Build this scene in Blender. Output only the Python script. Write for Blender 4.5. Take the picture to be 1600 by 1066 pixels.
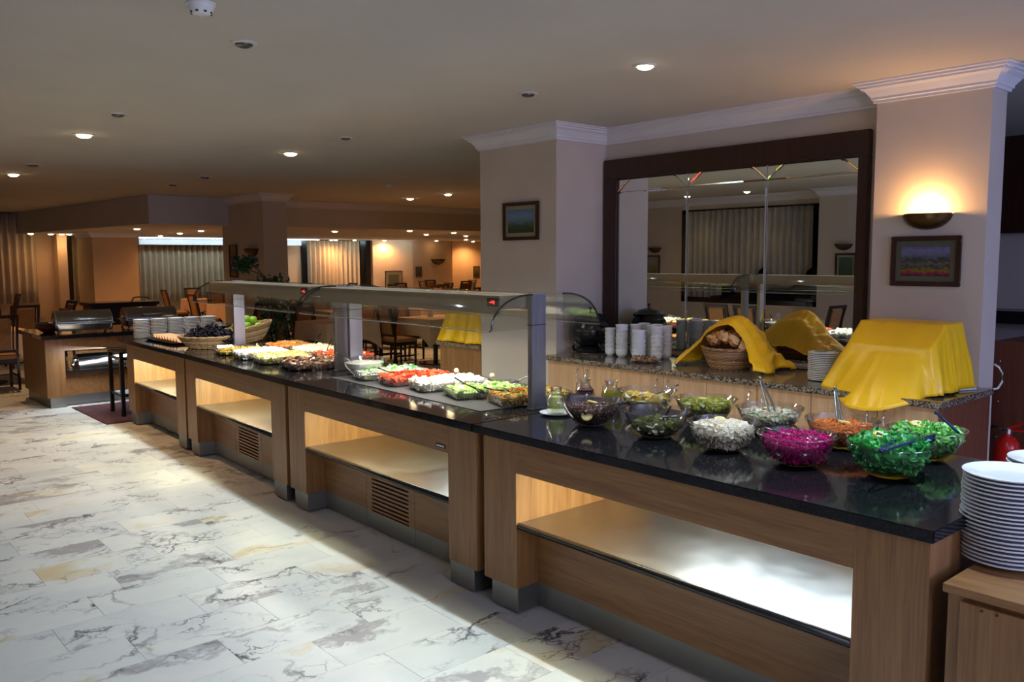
import bpy, bmesh, math, random
from mathutils import Vector, Matrix
PI = math.pi
col = bpy.context.scene.collection
for o in list(bpy.data.objects): bpy.data.objects.remove(o)
sc = bpy.context.scene
# ------------------------------------------------------------------ camera
F = 1323.4; PITCH = math.radians(5.565); ROLL = math.radians(.256); YAW = math.radians(41.08); EYE = 1.70
_f = Vector((math.sin(YAW)*math.cos(PITCH), math.cos(YAW)*math.cos(PITCH), -math.sin(PITCH)))
_r0 = Vector((math.cos(YAW), -math.sin(YAW), 0)); _d0 = _f.cross(_r0)
_r = math.cos(ROLL)*_r0 + math.sin(ROLL)*_d0
_d = -math.sin(ROLL)*_r0 + math.cos(ROLL)*_d0
cam_data = bpy.data.cameras.new('camera'); cam = bpy.data.objects.new('camera', cam_data); col.objects.link(cam)
cam.matrix_world = Matrix(((_r.x, -_d.x, -_f.x, 0), (_r.y, -_d.y, -_f.y, 0), (_r.z, -_d.z, -_f.z, EYE), (0, 0, 0, 1)))
cam_data.sensor_width = 36; cam_data.lens = F/1600*36; cam_data.clip_start = .05; cam_data.clip_end = 200
sc.camera = cam
def ray(px, py): return (px-800)*_r + (py-533)*_d + F*_f
def atz(px, py, z):
    v = ray(px, py); t = (z-EYE)/v.z; return Vector((v.x*t, v.y*t, z))
def aty(px, py, y):
    v = ray(px, py); t = y/v.y; return Vector((v.x*t, y, EYE+v.z*t))
def atx(px, py, x):
    v = ray(px, py); t = x/v.x; return Vector((x, v.y*t, EYE+v.z*t))
# ------------------------------------------------------------------ view, world
sc.view_settings.view_transform = 'Standard'; sc.view_settings.look = 'None'
sc.view_settings.exposure = -0.12; sc.view_settings.gamma = 1.0; sc.view_settings.use_curve_mapping = False
w = bpy.data.worlds.new('world'); sc.world = w; w.use_nodes = True
w.node_tree.nodes['Background'].inputs[0].default_value = (.25, .3, .45, 1)
w.node_tree.nodes['Background'].inputs[1].default_value = .05
# ------------------------------------------------------------------ lights
def light(name, kind, loc, energy, color, target=None, size=None, size_y=None, radius=None, angle=None, blend=.3, parent=None):
    l = bpy.data.lights.new(name, kind); l.energy = energy; l.color = color
    if kind == 'AREA':
        l.shape = 'RECTANGLE'; l.size = size; l.size_y = size_y or size
    if kind in ('POINT', 'SPOT'): l.shadow_soft_size = radius if radius is not None else .03
    if kind == 'SPOT': l.spot_size = math.radians(angle); l.spot_blend = blend
    o = bpy.data.objects.new(name, l); col.objects.link(o); o.location = loc
    if target is not None:
        d = Vector(target)-Vector(loc); o.rotation_euler = d.to_track_quat('-Z', 'Y').to_euler()
    if parent: o.parent = parent
    return o
COOL = (.70, .88, 1.0); BLUE = (.38, .48, 1.0); WARM = (1.0, .62, .28); AMB = (1.0, .50, .17)
# area lights added behind the camera, sources unseen; fixtureless spots added over the aisle
light('blue_light_behind', 'AREA', (3.9, -3.6, 1.7), 135, BLUE, target=(4.2, 5, 1.3), size=2.0, size_y=1.4)  # bluish area light from behind, aimed along the counter; its source is unseen
light('purple_light_left', 'AREA', (.4, -3.6, 1.9), 26, (.55, .50, 1.0), target=(2.5, 3, .6), size=2.2, size_y=1.5)  # purplish area light added from behind left, source unseen
light('ceiling_fill', 'AREA', (.2, -3.8, .9), 30, (.92, .93, 1.0), target=(1.6, 2.5, 2.8), size=3.0, size_y=1.0)  # fill aimed at the ceiling, added to brighten it
light('window_daylight_high', 'AREA', (.9, -1.7, 2.45), 17, (.66, .76, 1.0), target=(3.1, 1.9, 1.0), size=.32, size_y=.45)
for yy, e in ((1.0, 165), (3.2, 112), (5.4, 112), (7.6, 112), (9.4, 80)):
    light('added_aisle_spot', 'SPOT', (2.98, yy, 2.79), e, COOL, target=(2.98, yy, 0), radius=.006, angle=124 if yy < 9 else 84, blend=.7)  # added spots without fixtures, placed to match the worktop's shadow edge on the floor
# ------------------------------------------------------------------ materials
MATS = {}
def nt(name):
    m = bpy.data.materials.new(name); m.use_nodes = True; t = m.node_tree
    return m, t, t.nodes, t.links, t.nodes['Principled BSDF']
def setp(b, **k):
    mp = dict(col='Base Color', rough='Roughness', metal='Metallic', spec='Specular IOR Level', coat='Coat Weight', trans='Transmission Weight', ior='IOR', sheen='Sheen Weight')
    for a, v in k.items():
        if a in ('col',): v = (*v, 1)
        b.inputs[mp[a]].default_value = v
def plain(name, c, rough=.5, metal=0, noise=.08, scale=8, bump=0, **k):
    m, t, n, L, b = nt(name); setp(b, col=c, rough=rough, metal=metal, **k)
    if noise:
        tc = n.new('ShaderNodeTexCoord'); nz = n.new('ShaderNodeTexNoise'); nz.inputs['Scale'].default_value = scale
        L.new(tc.outputs['Object'], nz.inputs['Vector'])
        r = n.new('ShaderNodeValToRGB'); r.color_ramp.elements[0].color = (*[x*(1-noise) for x in c], 1); r.color_ramp.elements[1].color = (*[min(1, x*(1+noise)) for x in c], 1)
        r.color_ramp.elements[0].position = .35; r.color_ramp.elements[1].position = .65
        L.new(nz.outputs['Fac'], r.inputs[0]); L.new(r.outputs[0], b.inputs['Base Color'])
        if bump:
            bp = n.new('ShaderNodeBump'); bp.inputs['Strength'].default_value = bump; bp.inputs['Distance'].default_value = .01
            L.new(nz.outputs['Fac'], bp.inputs['Height']); L.new(bp.outputs[0], b.inputs['Normal'])
    return m
def wood(name, c1, c2, scale=(28, 28, 1.3), rough=.42):
    m, t, n, L, b = nt(name); setp(b, rough=rough)
    tc = n.new('ShaderNodeTexCoord'); mp = n.new('ShaderNodeMapping'); mp.inputs['Scale'].default_value = scale
    oi = n.new('ShaderNodeObjectInfo'); L.new(tc.outputs['Object'], mp.inputs['Vector'])
    mul = n.new('ShaderNodeVectorMath'); mul.operation = 'SCALE'; mul.inputs[0].default_value = (7, 3, 5); L.new(oi.outputs['Random'], mul.inputs['Scale'])
    add = n.new('ShaderNodeVectorMath'); L.new(mp.outputs[0], add.inputs[0]); L.new(mul.outputs[0], add.inputs[1])
    a = n.new('ShaderNodeTexNoise'); a.inputs['Scale'].default_value = 1; a.inputs['Detail'].default_value = 5; L.new(add.outputs[0], a.inputs['Vector'])
    a2 = n.new('ShaderNodeTexNoise'); a2.inputs['Scale'].default_value = 5; a2.inputs['Detail'].default_value = 2; L.new(add.outputs[0], a2.inputs['Vector'])
    mx = n.new('ShaderNodeMath'); mx.operation = 'MULTIPLY_ADD'; mx.inputs[1].default_value = .45; L.new(a2.outputs['Fac'], mx.inputs[0]); 
    s = n.new('ShaderNodeMath'); s.operation = 'MULTIPLY'; s.inputs[1].default_value = .6; L.new(a.outputs['Fac'], s.inputs[0]); L.new(s.outputs[0], mx.inputs[2])
    r = n.new('ShaderNodeValToRGB'); r.color_ramp.elements[0].position = .36; r.color_ramp.elements[1].position = .66
    r.color_ramp.elements[0].color = (*c1, 1); r.color_ramp.elements[1].color = (*c2, 1)
    L.new(mx.outputs[0], r.inputs[0]); L.new(r.outputs[0], b.inputs['Base Color'])
    return m
def granite(name, base, speck, scale=160, rough=.12, thr=.55):
    m, t, n, L, b = nt(name); setp(b, rough=rough, spec=.38)
    tc = n.new('ShaderNodeTexCoord'); v = n.new('ShaderNodeTexVoronoi'); v.inputs['Scale'].default_value = scale; L.new(tc.outputs['Object'], v.inputs['Vector'])
    sx = n.new('ShaderNodeSeparateColor'); L.new(v.outputs['Color'], sx.inputs[0])
    r = n.new('ShaderNodeValToRGB'); r.color_ramp.elements[0].position = thr; r.color_ramp.elements[1].position = 1
    r.color_ramp.elements[0].color = (*base, 1); r.color_ramp.elements[1].color = (*speck, 1)
    L.new(sx.outputs[0], r.inputs[0]); L.new(r.outputs[0], b.inputs['Base Color'])
    return m
def glass(name, tint=(.93, .97, .95), rough=.02, f0=.06, power=.9):
    m, t, n, L, b = nt(name); n.remove(b)
    tr = n.new('ShaderNodeBsdfTransparent'); tr.inputs[0].default_value = (*tint, 1)
    gl = n.new('ShaderNodeBsdfGlossy'); gl.inputs['Roughness'].default_value = rough
    lw = n.new('ShaderNodeLayerWeight'); lw.inputs['Blend'].default_value = .25
    mr = n.new('ShaderNodeMapRange'); mr.inputs['To Min'].default_value = f0; mr.inputs['To Max'].default_value = power
    L.new(lw.outputs['Facing'], mr.inputs['Value'])
    pw = n.new('ShaderNodeMath'); pw.operation = 'POWER'; pw.inputs[1].default_value = 1.6; L.new(mr.outputs[0], pw.inputs[0])
    mx = n.new('ShaderNodeMixShader'); L.new(mr.outputs[0], mx.inputs[0]); L.new(tr.outputs[0], mx.inputs[1]); L.new(gl.outputs[0], mx.inputs[2])
    L.new(mx.outputs[0], n['Material Output'].inputs[0]); return m
def emit(name, c, s):
    m, t, n, L, b = nt(name); setp(b, col=(.02, .02, .02)); b.inputs['Emission Color'].default_value = (*c, 1); b.inputs['Emission Strength'].default_value = s; return m
def food(name, cols, rough=.45, bump=.0, spec=.5, sub=0):
    m, t, n, L, b = nt(name); setp(b, rough=rough, spec=spec)
    g = n.new('ShaderNodeNewGeometry'); tc = n.new('ShaderNodeTexCoord'); nz = n.new('ShaderNodeTexNoise'); nz.inputs['Scale'].default_value = 60
    L.new(tc.outputs['Object'], nz.inputs['Vector'])
    ad = n.new('ShaderNodeMath'); ad.operation = 'MULTIPLY_ADD'; ad.inputs[1].default_value = .25; L.new(nz.outputs['Fac'], ad.inputs[0])
    s = n.new('ShaderNodeMath'); s.operation = 'MULTIPLY_ADD'; s.inputs[1].default_value = 1; s.inputs[2].default_value = -.125; L.new(g.outputs['Random Per Island'], s.inputs[0]); L.new(s.outputs[0], ad.inputs[2])
    r = n.new('ShaderNodeValToRGB'); e = r.color_ramp.elements
    while len(e) < len(cols): e.new(.5)
    for i, c in enumerate(cols): e[i].position = i/max(1, len(cols)-1); e[i].color = (*c, 1)
    L.new(ad.outputs[0], r.inputs[0]); L.new(r.outputs[0], b.inputs['Base Color'])
    return m
def steel(name, c=(.55, .56, .58), rough=.33, scale=(4, 4, 60), amt=.12):
    m, t, n, L, b = nt(name); setp(b, col=c, rough=rough, metal=1)
    tc = n.new('ShaderNodeTexCoord'); mp = n.new('ShaderNodeMapping'); mp.inputs['Scale'].default_value = scale; nz = n.new('ShaderNodeTexNoise'); nz.inputs['Scale'].default_value = 3; nz.inputs['Detail'].default_value = 4
    L.new(tc.outputs['Object'], mp.inputs[0]); L.new(mp.outputs[0], nz.inputs['Vector'])
    mr = n.new('ShaderNodeMapRange'); mr.inputs['To Min'].default_value = rough-amt; mr.inputs['To Max'].default_value = rough+amt; L.new(nz.outputs['Fac'], mr.inputs[0]); L.new(mr.outputs[0], b.inputs['Roughness'])
    return m
def marble(name, use_random=True):
    m, t, n, L, b = nt(name); setp(b, rough=.38, spec=.35)
    tc = n.new('ShaderNodeTexCoord'); g = n.new('ShaderNodeNewGeometry'); oi = n.new('ShaderNodeObjectInfo')
    mul = n.new('ShaderNodeVectorMath'); mul.operation = 'SCALE'; mul.inputs[0].default_value = (31, 17, 9); L.new(oi.outputs['Random'], mul.inputs['Scale'])
    add = n.new('ShaderNodeVectorMath'); L.new(g.outputs['Position'], add.inputs[0]); L.new(mul.outputs[0], add.inputs[1])
    if not use_random:
        br = n.new('ShaderNodeVectorMath'); br.operation = 'SNAP'; br.inputs[1].default_value = (.61, .305, 1); L.new(g.outputs['Position'], br.inputs[0])
        wn = n.new('ShaderNodeTexWhiteNoise'); L.new(br.outputs[0], wn.inputs[0]); L.new(wn.outputs['Value'], mul.inputs['Scale'])
    # warp
    wz = n.new('ShaderNodeTexNoise'); wz.inputs['Scale'].default_value = 3.0; wz.inputs['Detail'].default_value = 6; wz.inputs['Roughness'].default_value = .6; L.new(add.outputs[0], wz.inputs['Vector'])
    ws = n.new('ShaderNodeVectorMath'); ws.operation = 'SCALE'; ws.inputs['Scale'].default_value = .55; L.new(wz.outputs['Color'], ws.inputs[0])
    wa0 = n.new('ShaderNodeVectorMath'); L.new(add.outputs[0], wa0.inputs[0]); L.new(ws.outputs[0], wa0.inputs[1]); wa = n.new('ShaderNodeMapping'); wa.inputs['Rotation'].default_value = (0, 0, .5); wa.inputs['Scale'].default_value = (.75, 1.35, 1); L.new(wa0.outputs[0], wa.inputs[0])
    def vein(scale, wd, vec):
        v = n.new('ShaderNodeTexVoronoi'); v.feature = 'DISTANCE_TO_EDGE'; v.inputs['Scale'].default_value = scale; L.new(vec.outputs[0], v.inputs['Vector'])
        r = n.new('ShaderNodeMapRange'); r.inputs['From Min'].default_value = 0; r.inputs['From Max'].default_value = wd; r.inputs['To Min'].default_value = 1; r.inputs['To Max'].default_value = 0; L.new(v.outputs['Distance'], r.inputs[0]); return r
    v1 = vein(1.9, .032, wa); v2 = vein(7, .06, wa)
    mk = n.new('ShaderNodeTexNoise'); mk.inputs['Scale'].default_value = 2.4; mk.inputs['Detail'].default_value = 3; L.new(add.outputs[0], mk.inputs['Vector'])
    mr = n.new('ShaderNodeMapRange'); mr.inputs['From Min'].default_value = .47; mr.inputs['From Max'].default_value = .62; L.new(mk.outputs['Fac'], mr.inputs[0])
    m1 = n.new('ShaderNodeMath'); m1.operation = 'MULTIPLY'; L.new(v1.outputs[0], m1.inputs[0]); L.new(mr.outputs[0], m1.inputs[1])
    mr2 = n.new('ShaderNodeMapRange'); mr2.inputs['From Min'].default_value = .54; mr2.inputs['From Max'].default_value = .66; L.new(mk.outputs['Fac'], mr2.inputs[0])
    m2 = n.new('ShaderNodeMath'); m2.operation = 'MULTIPLY'; L.new(v2.outputs[0], m2.inputs[0]); L.new(mr2.outputs[0], m2.inputs[1])
    # solid purple-grey patches
    pk = n.new('ShaderNodeTexNoise'); pk.inputs['Scale'].default_value = 1.5; pk.inputs['Detail'].default_value = 7; pk.inputs['Roughness'].default_value = .62; L.new(wa.outputs[0], pk.inputs['Vector'])
    pr_ = n.new('ShaderNodeMapRange'); pr_.inputs['From Min'].default_value = .575; pr_.inputs['From Max'].default_value = .63; pr_.inputs['To Max'].default_value = .6; L.new(pk.outputs['Fac'], pr_.inputs[0])
    # base tone
    bz = n.new('ShaderNodeTexNoise'); bz.inputs['Scale'].default_value = 1.3; bz.inputs['Detail'].default_value = 4; L.new(wa.outputs[0], bz.inputs['Vector'])
    br_ = n.new('ShaderNodeValToRGB'); e = br_.color_ramp.elements; e[0].position = .3; e[0].color = (.60, .63, .64, 1); e[1].position = .6; e[1].color = (.77, .77, .73, 1); x = e.new(.72); x.color = (.66, .53, .30, 1)
    L.new(bz.outputs['Fac'], br_.inputs[0])
    def mix(fac, a, c):
        q = n.new('ShaderNodeMix'); q.data_type = 'RGBA'; L.new(fac.outputs[0], q.inputs[0]); L.new(a, q.inputs[6]); q.inputs[7].default_value = (*c, 1); return q.outputs[2]
    c = mix(pr_, br_.outputs[0], (.20, .16, .19)); c = mix(m2, c, (.15, .13, .17)); c = mix(m1, c, (.045, .04, .06))
    L.new(c, b.inputs['Base Color'])
    if not use_random:
        k = n.new('ShaderNodeTexBrick'); k.inputs['Scale'].default_value = 1; k.inputs['Brick Width'].default_value = .61; k.inputs['Row Height'].default_value = .305; k.inputs['Mortar Size'].default_value = .003
        k.inputs['Color1'].default_value = (1, 1, 1, 1); k.inputs['Color2'].default_value = (.85, .85, .85, 1); k.inputs['Mortar'].default_value = (.4, .36, .3, 1); L.new(g.outputs['Position'], k.inputs['Vector'])
        q = n.new('ShaderNodeMix'); q.data_type = 'RGBA'; q.blend_type = 'MULTIPLY'; q.inputs[0].default_value = 1; L.new(c, q.inputs[6]); L.new(k.outputs['Color'], q.inputs[7]); L.new(q.outputs[2], b.inputs['Base Color'])
    return m
def picture_mat(name, bands, seed=0):
    """flat print: horizontal colour bands by object Z broken up with noise"""
    m, t, n, L, b = nt(name); setp(b, rough=.25)
    tc = n.new('ShaderNodeTexCoord'); sp = n.new('ShaderNodeSeparateXYZ'); L.new(tc.outputs['Generated'], sp.inputs[0])
    nz = n.new('ShaderNodeTexNoise'); nz.inputs['Scale'].default_value = 9; nz.inputs['Detail'].default_value = 6
    mp = n.new('ShaderNodeMapping'); mp.inputs['Location'].default_value = (seed, seed*2, 0); L.new(tc.outputs['Generated'], mp.inputs[0]); L.new(mp.outputs[0], nz.inputs['Vector'])
    ma = n.new('ShaderNodeMath'); ma.operation = 'MULTIPLY_ADD'; ma.inputs[1].default_value = .5; L.new(nz.outputs['Fac'], ma.inputs[0])
    s = n.new('ShaderNodeMath'); s.operation = 'ADD'; s.inputs[1].default_value = -.25; L.new(sp.outputs['Z'], s.inputs[0]); L.new(s.outputs[0], ma.inputs[2])
    r = n.new('ShaderNodeValToRGB'); e = r.color_ramp.elements; r.color_ramp.interpolation = 'LINEAR'
    while len(e) < len(bands): e.new(.5)
    for i, (p, c) in enumerate(bands): e[i].position = p; e[i].color = (*c, 1)
    L.new(ma.outputs[0], r.inputs[0]); L.new(r.outputs[0], b.inputs['Base Color']); return m
M = {}
M['oak_v'] = wood('oak_vertical', (.185, .080, .025), (.30, .148, .053))
M['oak_h'] = wood('oak_horizontal', (.185, .077, .024), (.29, .142, .050), scale=(28, 1.3, 28))
M['oak_pale'] = wood('oak_pale_door', (.36, .21, .11), (.50, .31, .18))
M['wood_red'] = wood('reddish_cabinet_wood', (.10, .028, .014), (.17, .055, .028), scale=(30, 30, 1.2))
M['wood_dark'] = wood('dark_mahogany', (.022, .007, .004), (.045, .014, .008), rough=.3)
M['wood_chair'] = wood('dark_chair_wood', (.018, .007, .004), (.04, .014, .008), rough=.35)
M['black_granite'] = granite('polished_black_granite', (.008, .008, .010), (.03, .03, .034), scale=350, rough=.07, thr=.75)
M['speckled_granite'] = granite('speckled_brown_granite', (.035, .028, .024), (.32, .26, .20), scale=120, rough=.1, thr=.3)
M['steel'] = steel('brushed_steel', (.27, .27, .26), .45)
M['steel_shelf'] = steel('worn_steel_shelf', (.40, .40, .39), .34, (3, 3, 3), .08)
M['steel_post'] = steel('steel_post', (.46, .47, .52), .36, (40, 40, 1))
M['chrome'] = plain('chrome', (.75, .75, .76), .08, 1, 0)
M['black_edge'] = plain('black_rubber_edge', (.012, .012, .012), .25, 0, 0)
M['black'] = plain('black_lacquer', (.010, .010, .011), .2, 0, .1)
M['black_iron'] = plain('black_enamel_pot', (.008, .008, .010), .22, 0, .1)
M['void'] = plain('dark_inside', (.006, .005, .005), .8, 0, 0)
M['wall'] = plain('cream_wall_paint', (.53, .455, .39), .75, 0, .03, 3, .02)
M['wall_far'] = plain('peach_wall_paint', (.62, .42, .25), .75, 0, .03, 3)
M['ceiling'] = plain('ceiling_paint', (.54, .495, .44), .85, 0, .02, 2)
M['cornice'] = plain('white_plaster_cornice', (.66, .64, .66), .6, 0, .02, 6)
M['glass'] = glass('clear_bowl_glass', (.985, .99, .988), .02, .11, .92)
M['glass_guard'] = glass('sneeze_guard_glass', (.93, .94, .90), .03, .03, .28)
M['glass_dark'] = plain('taupe_lamp_housing', (.30, .23, .16), .45, .2, .05)
M['white_china'] = plain('white_china', (.84, .86, .88), .12, 0, .01, 4)
M['yellow_cloth'] = plain('yellow_satin_cloth', (.92, .53, .006), .36, 0, .05, 5, spec=.6)
M['wicker'] = food('wicker_straw', [(.30, .17, .06), (.50, .33, .15), (.62, .46, .24)], .6)
M['wicker_brown'] = food('brown_wicker', [(.26, .12, .045), (.40, .21, .09), (.50, .29, .14)], .6)
M['cloth_table'] = plain('peach_tablecloth', (.66, .44, .30), .8, 0, .04, 6)
M['upholstery'] = plain('tan_upholstery', (.32, .15, .055), .8, 0, .1, 30)
M['curtain'] = plain('pleated_curtain_fabric', (.54, .42, .28), .85, 0, .05, 6)
M['curtain_net'] = plain('net_curtain', (.30, .28, .26), .85, 0, .05, 6)
M['night'] = plain('night_window_pane', (.006, .008, .012), .05, 0, 0)
M['lamp_on'] = emit('lit_lamp_lens', (1, .75, .42), 30)
M['lamp_far'] = emit('lit_lamp_lens_far', (1, .70, .38), 45)
M['lamp_off'] = plain('unlit_lamp_lens', (.10, .09, .08), .3, .5, 0)
M['ring'] = plain('white_lamp_ring', (.6, .57, .52), .4, 0, 0)
M['tube'] = emit('fluorescent_tube', (1, .88, .62), 10)
M['cove'] = emit('cove_light_strip', (.75, .9, 1), 3.0)
M['red_led'] = emit('red_led_digit', (1, .02, .01), 6)
M['brass'] = plain('dark_bronze_sconce', (.10, .055, .02), .3, .8, .1)
M['grout'] = plain('floor_grout', (.18, .15, .12), .8, 0, .1)
M['marble'] = marble('veined_marble_tile'); M['marble_far'] = marble('veined_marble_floor', False)
M['leaf_plant'] = food('ficus_leaf', [(.008, .03, .008), (.02, .07, .015), (.04, .10, .03)], .35)
M['red_paint'] = plain('red_extinguisher_paint', (.55, .015, .01), .2, 0, .03)
M['white_plastic'] = plain('white_plastic', (.75, .74, .70), .35, 0, 0)
M['mirror'] = plain('mirror_silver', (.80, .84, .80), .0, 1, 0)
M['mirror_bevel'] = plain('mirror_bevelled_edge', (.85, .88, .86), .12, 1, 0)
M['stainless'] = plain('polished_stainless', (.62, .63, .64), .16, 1, .03)
M['spoon'] = plain('spoon_steel', (.34, .34, .36), .22, 1, 0)
M['rug'] = plain('rug_base', (.07, .018, .022), .95, 0, .3, 40)
M['rug_stripe'] = plain('rug_stripe', (.15, .06, .065), .95, 0, .3, 40)
M['blue_plastic'] = plain('clear_blue_plastic_tongs', (.015, .03, .10), .08, 0, 0)
M['cream_box'] = plain('cream_paper', (.7, .64, .55), .7, 0, 0)
# ------------------------------------------------------------------ mesh builder
class MB:
    def __init__(s): s.v = []; s.f = []
    def add(s, vs, fs):
        k = len(s.v); s.v += [tuple(p) for p in vs]; s.f += [tuple(i+k for i in f) for f in fs]; return s
    def box(s, x0, x1, y0, y1, z0, z1, T=None):
        vs = [(x, y, z) for z in (z0, z1) for y in (y0, y1) for x in (x0, x1)]
        if T: vs = [T @ Vector(p) for p in vs]
        return s.add(vs, [(0, 2, 3, 1), (4, 5, 7, 6), (0, 1, 5, 4), (2, 6, 7, 3), (0, 4, 6, 2), (1, 3, 7, 5)])
    def rings(s, loops, cap0=True, cap1=True, close=True):
        n = len(loops[0]); vs = [p for l in loops for p in l]; fs = []
        for i in range(len(loops)-1):
            for j in range(n if close else n-1):
                a = i*n+j; b = i*n+(j+1) % n; fs.append((a, b, b+n, a+n))
        if cap0: fs.append(tuple(range(n-1, -1, -1)))
        if cap1: fs.append(tuple(range((len(loops)-1)*n, len(loops)*n)))
        return s.add(vs, fs)
    def lathe(s, prof, c=(0, 0, 0), n=32, T=None, cap0=False, cap1=False, sx=1, sy=1):
        loops = []
        for r, z in prof:
            l = [Vector((c[0]+r*sx*math.cos(2*PI*k/n), c[1]+r*sy*math.sin(2*PI*k/n), c[2]+z)) for k in range(n)]
            if T: l = [T @ p for p in l]
            loops.append(l)
        return s.rings(loops, cap0, cap1)
    def tube(s, pts, r, n=8, cap=True, closed=False):
        pts = [Vector(p) for p in pts]; loops = []; m = len(pts)
        for i, p in enumerate(pts):
            if closed: d = pts[(i+1) % m]-pts[i-1]
            else: d = pts[min(i+1, m-1)]-pts[max(i-1, 0)]
            d.normalize(); u = Vector((0, 0, 1)) if abs(d.z) < .9 else Vector((1, 0, 0))
            a = d.cross(u).normalized(); b = a.cross(d); rr = r[i] if isinstance(r, (list, tuple)) else r
            loops.append([p+rr*(math.cos(2*PI*k/n)*a+math.sin(2*PI*k/n)*b) for k in range(n)])
        if closed: loops.append(loops[0]); return s.rings(loops, False, False)
        return s.rings(loops, cap, cap)
    def poly(s, pts, axis, a, b):
        """extrude 2-D polygon pts along axis from a to b; pts are the other two coords in xyz order"""
        def mk(p, t):
            q = list(p); q.insert(axis, t); return q
        return s.rings([[mk(p, a) for p in pts], [mk(p, b) for p in pts]])
    def ball(s, c, r, n=8, m=5, sc_=(1, 1, 1), T=None):
        loops = []
        for i in range(1, m):
            th = PI*i/m
            l = [Vector((r*sc_[0]*math.sin(th)*math.cos(2*PI*k/n), r*sc_[1]*math.sin(th)*math.sin(2*PI*k/n), -r*sc_[2]*math.cos(th))) for k in range(n)]
            if T: l = [T @ p for p in l]
            loops.append([p+Vector(c) for p in l])
        return s.rings(loops)
    def build(s, name, mat, parent=None, smooth=False, loc=None, kind=None, bevel=0, segs=2):
        me = bpy.data.meshes.new(name); me.from_pydata(s.v, [], s.f); me.update()
        bm = bmesh.new(); bm.from_mesh(me); bmesh.ops.recalc_face_normals(bm, faces=bm.faces)
        if bevel:
            bmesh.ops.bevel(bm, geom=list(bm.edges), offset=bevel, segments=segs, affect='EDGES', clamp_overlap=True)
        bm.to_mesh(me); bm.free()
        me.materials.append(M[mat] if isinstance(mat, str) else mat)
        if smooth:
            for p in me.polygons: p.use_smooth = True
            if smooth != True: me.set_sharp_from_angle(angle=math.radians(smooth))
        o = bpy.data.objects.new(name, me); col.objects.link(o)
        if parent: o.parent = parent
        if loc: o.location = loc
        if kind: o['kind'] = kind
        return o
def tag(o, label=None, cat=None, group=None, kind=None):
    if label: o['label'] = label
    if cat: o['category'] = cat
    if group: o['group'] = group
    if kind: o['kind'] = kind
    return o
def thing(name, label, cat, loc=(0, 0, 0), rz=0, group=None, tilt=None):
    o = bpy.data.objects.new(name, None); col.objects.link(o); o.location = loc; o.rotation_euler = (tilt[0] if tilt else 0, tilt[1] if tilt else 0, rz)
    o.empty_display_size = .05
    return tag(o, label, cat, group)
def copy_tree(o, parent=None):
    c = o.copy(); col.objects.link(c)
    if parent: c.parent = parent
    for ch in list(o.children): copy_tree(ch, c)
    return c
def place(o, loc, rz=0, label=None, group=None):
    o.location = loc; o.rotation_euler = (0, 0, rz)
    if label: o['label'] = label
    if group: o['group'] = group
    return o
def part_label(o, l): o['label'] = l; return o
ORD = ['topmost', 'second', 'third', 'fourth', 'fifth', 'sixth', 'seventh', 'eighth', 'ninth', 'tenth', 'eleventh', 'twelfth', 'thirteenth', 'fourteenth', 'fifteenth', 'sixteenth', 'seventeenth', 'eighteenth', 'nineteenth', 'twentieth', 'twenty-first', 'twenty-second', 'twenty-third', 'twenty-fourth', 'twenty-fifth', 'twenty-sixth', 'twenty-seventh', 'twenty-eighth', 'twenty-ninth', 'thirtieth', 'thirty-first', 'thirty-second', 'thirty-third', 'thirty-fourth', 'thirty-fifth', 'thirty-sixth']
def project_x(p):
    v = Vector(p)-Vector((0, 0, EYE)); return 800+F*v.dot(_r)/v.dot(_f)
def rot(rx=0, ry=0, rz=0): return Matrix.Rotation(rz, 4, 'Z') @ Matrix.Rotation(ry, 4, 'Y') @ Matrix.Rotation(rx, 4, 'X')
def TR(loc, rx=0, ry=0, rz=0): return Matrix.Translation(loc) @ rot(rx, ry, rz)
def struct(name, mb, mat, parent=None, **k): 
    o = mb.build(name, mat, parent, **k)
    if not parent: o['kind'] = 'structure'
    return o
# ================================================================== THE SETTING
CZ = 2.83; LZ = 2.33; LY = 15.3
floor = MB(); floor.box(-2.4, 3.0, -5, 1.2, -.06, -.002); floor.box(-2.4, 3.0, 11.0, 27, -.06, -.002); floor.box(3.0, 26, -5, 27, -.06, -.002)
floor.box(-2.4, -.55, 1.2, 11.0, -.06, -.002)
floor = struct('floor', floor, 'marble_far')
struct('grout_bed', MB().box(-.55, 3.0, 1.2, 11.0, -.06, -.004), 'grout', floor)
rng = random.Random(4)
tile_me = {}
y = 1.2; row = 0
while y < 10.95:
    x = -.55 + (.0 if row % 2 else -.3) + rng.choice((0, .12, .2)); d = min(.305, 11.0-y)
    while x < 3.0:
        x1 = min(x+.61, 3.0); xx = max(x, -.55)
        if x1-xx > .06 and x1 > .165*y-.05:
            k = (round(x1-xx, 3), round(d, 3))
            if k not in tile_me:
                o = MB().box(-k[0]/2+.001, k[0]/2-.001, -d/2+.001, d/2-.001, -.02, 0).build('tile', 'marble', floor); tile_me[k] = o.data
            else:
                o = bpy.data.objects.new('tile', tile_me[k]); col.objects.link(o); o.parent = floor
            o.location = ((xx+x1)/2, y+d/2, rng.uniform(-.0006, 0))
        elif x1-xx > .06:
            MB_rest = globals().setdefault('_rest', MB()); MB_rest.box(xx+.001, x1-.001, y+.001, y+d-.001, -.02, 0)
        x += .61
    y += .305; row += 1
_rest.build('tile_field', 'marble_far', floor, kind='stuff')
struct('ceiling', MB().box(-2.4, 26, -5, LY, CZ, CZ+.1).box(-2.4, 26, LY, 27, CZ, CZ+.1), 'ceiling')
struct('ceiling_dropped', MB().poly([(5.0, LY), (26, LY), (26, 27), (4.3, 27), (4.45, 23.0)], 2, LZ, CZ-.001), 'ceiling').name = 'trim_1'
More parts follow.
